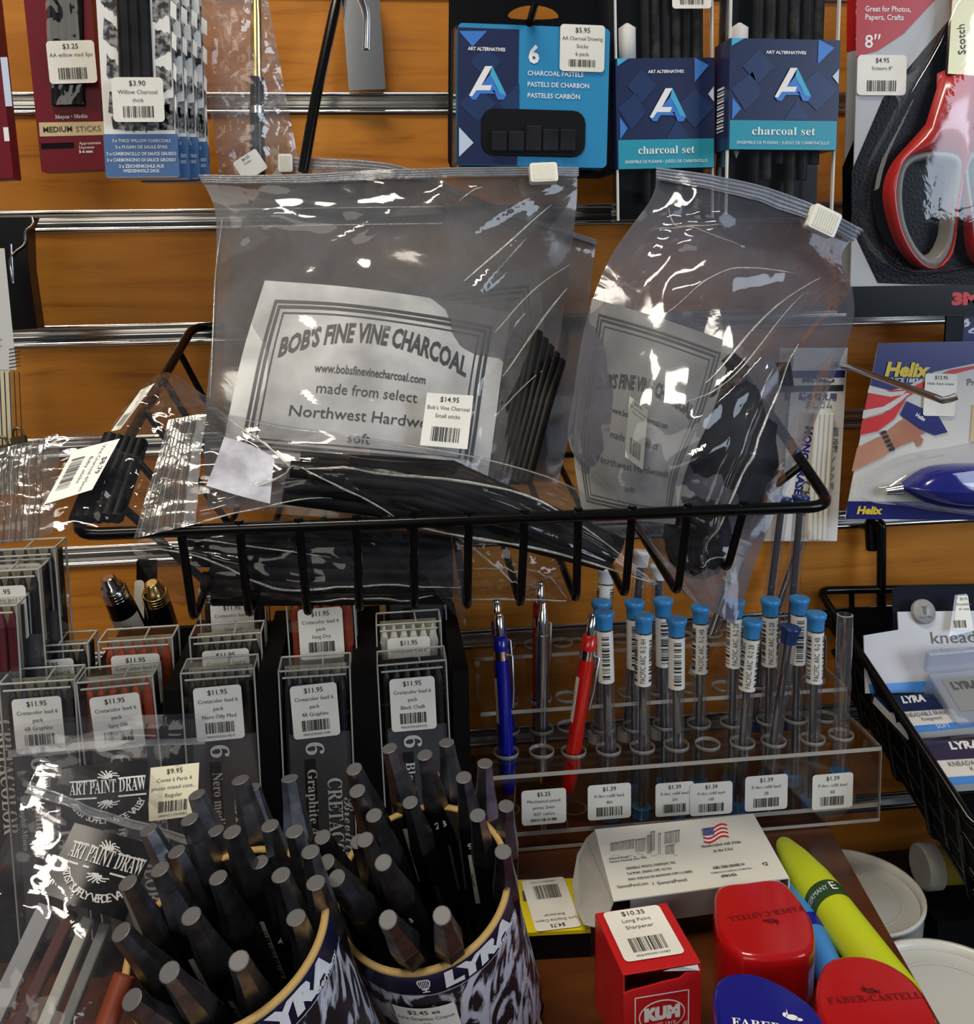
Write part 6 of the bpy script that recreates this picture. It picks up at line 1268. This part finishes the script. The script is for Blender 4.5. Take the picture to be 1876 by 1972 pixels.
s.pbars(*Z5([(830, 640)])[0], *Z5([(895, 685)])[0], M_ink, 2, n=14); mb.obj('price_tab', t)
def lyrapack(label, tl, tr, bl, br, y0, y1, seed):
    M, W, H = pk(bl, br, tl, y0, y1); t = thing('eraser_pack', label, 'eraser', M=M, group='kneadable erasers in clear cases')
    P = [loc2(M, *p) for p in (bl, br, tr, tl)]; mb = MB(); mb.prism(M, P, -.006, -.0005, M_wcard); L = lambda u, v: (P[0][0]*(1-u)*(1-v)+P[1][0]*u*(1-v)+P[2][0]*u*v+P[3][0]*(1-u)*v, P[0][1]*(1-u)*(1-v)+P[1][1]*u*(1-v)+P[2][1]*u*v+P[3][1]*(1-u)*v)
    S = Sheet(mb, M, 1, 1); S.poly([L(0, .55), L(1, .55), L(1, 1), L(0, 1)], M_navy, 0); S.poly([L(0, 0), L(1, 0), L(1, .17), L(0, .17)], M_hblue, 0)
    a = L(.5, .78); S.text('LYRA', a[0], a[1], .008, M_white, 1, bold=.05, shear=.2, fit=W*.36); a = L(.5, .40); S.text('KNEADABLE ERASER', a[0], a[1], .005, M_ink2, 1, fit=W*.7); a = L(.5, .28); S.text('Knetgummi', a[0], a[1], .004, M_ink2, 1, fit=W*.3); a = L(.55, .05); S.text('SOFT', a[0], a[1], .005, M_white, 1, fit=W*.2)
    mb.obj('printed_card', t); mb = MB(); mb.prism(M, [(P[0][0]-.001, P[0][1]-.001), (P[1][0]+.001, P[1][1]-.001), (P[2][0]+.001, P[2][1]+.001), (P[3][0]-.001, P[3][1]+.001)], -.007, .003, M_case); mb.obj('clear_case', t)
lyrapack('cased kneadable eraser under the display, upper one beside the basket wires', (1684, 1341), (1810, 1335), (1752, 1412), (1880, 1400), -.125, -.095, 1)
lyrapack('cased kneadable eraser nearer the front of the right basket', (1762, 1428), (1930, 1420), (1832, 1512), (2000, 1500), -.16, -.128, 2)
M, W, H = pk((1835, 1415), (1990, 1400), (1775, 1318), -.12, -.085); t = thing('eraser_case', 'open translucent plastic case with a grey wrapped eraser', 'eraser', M=M)
M_frost = film('frosted_case', (.9, .93, 1), 0, (.55, .6, .72), gloss=.2, base=.08, milk=.42, bump=.05, refl=.5)
mb = MB(); mb.box(M, (0, 0, -.006), (W, H, .012), M_frost); mb.obj('case_base', t, bevel=.0015); mb = MB(); mb.box(M @ T_((0, H, .012)) @ Rm(math.radians(70), 'X'), (-.002, 0, -.004), (W, H*.38, .001), M_frost); mb.obj('case_lid', t, bevel=.0015)
mb = MB(); mb.box(M, (.006, .008, .004), (W-.01, H-.006, .0125), mat('grey_eraser_wrap', (.25, .26, .26), .45)); S = Sheet(mb, M @ T_((0, 0, .0126)), 1, 1); S.text('LYRA', W*.35, H*.62, .008, M_ink2, 1, bold=.05); S.disc(W*.55, H*.25, .014, .004, M_blackm, 1); mb.obj('wrapped_eraser', t)
bpy.data.scenes.remove(TS)
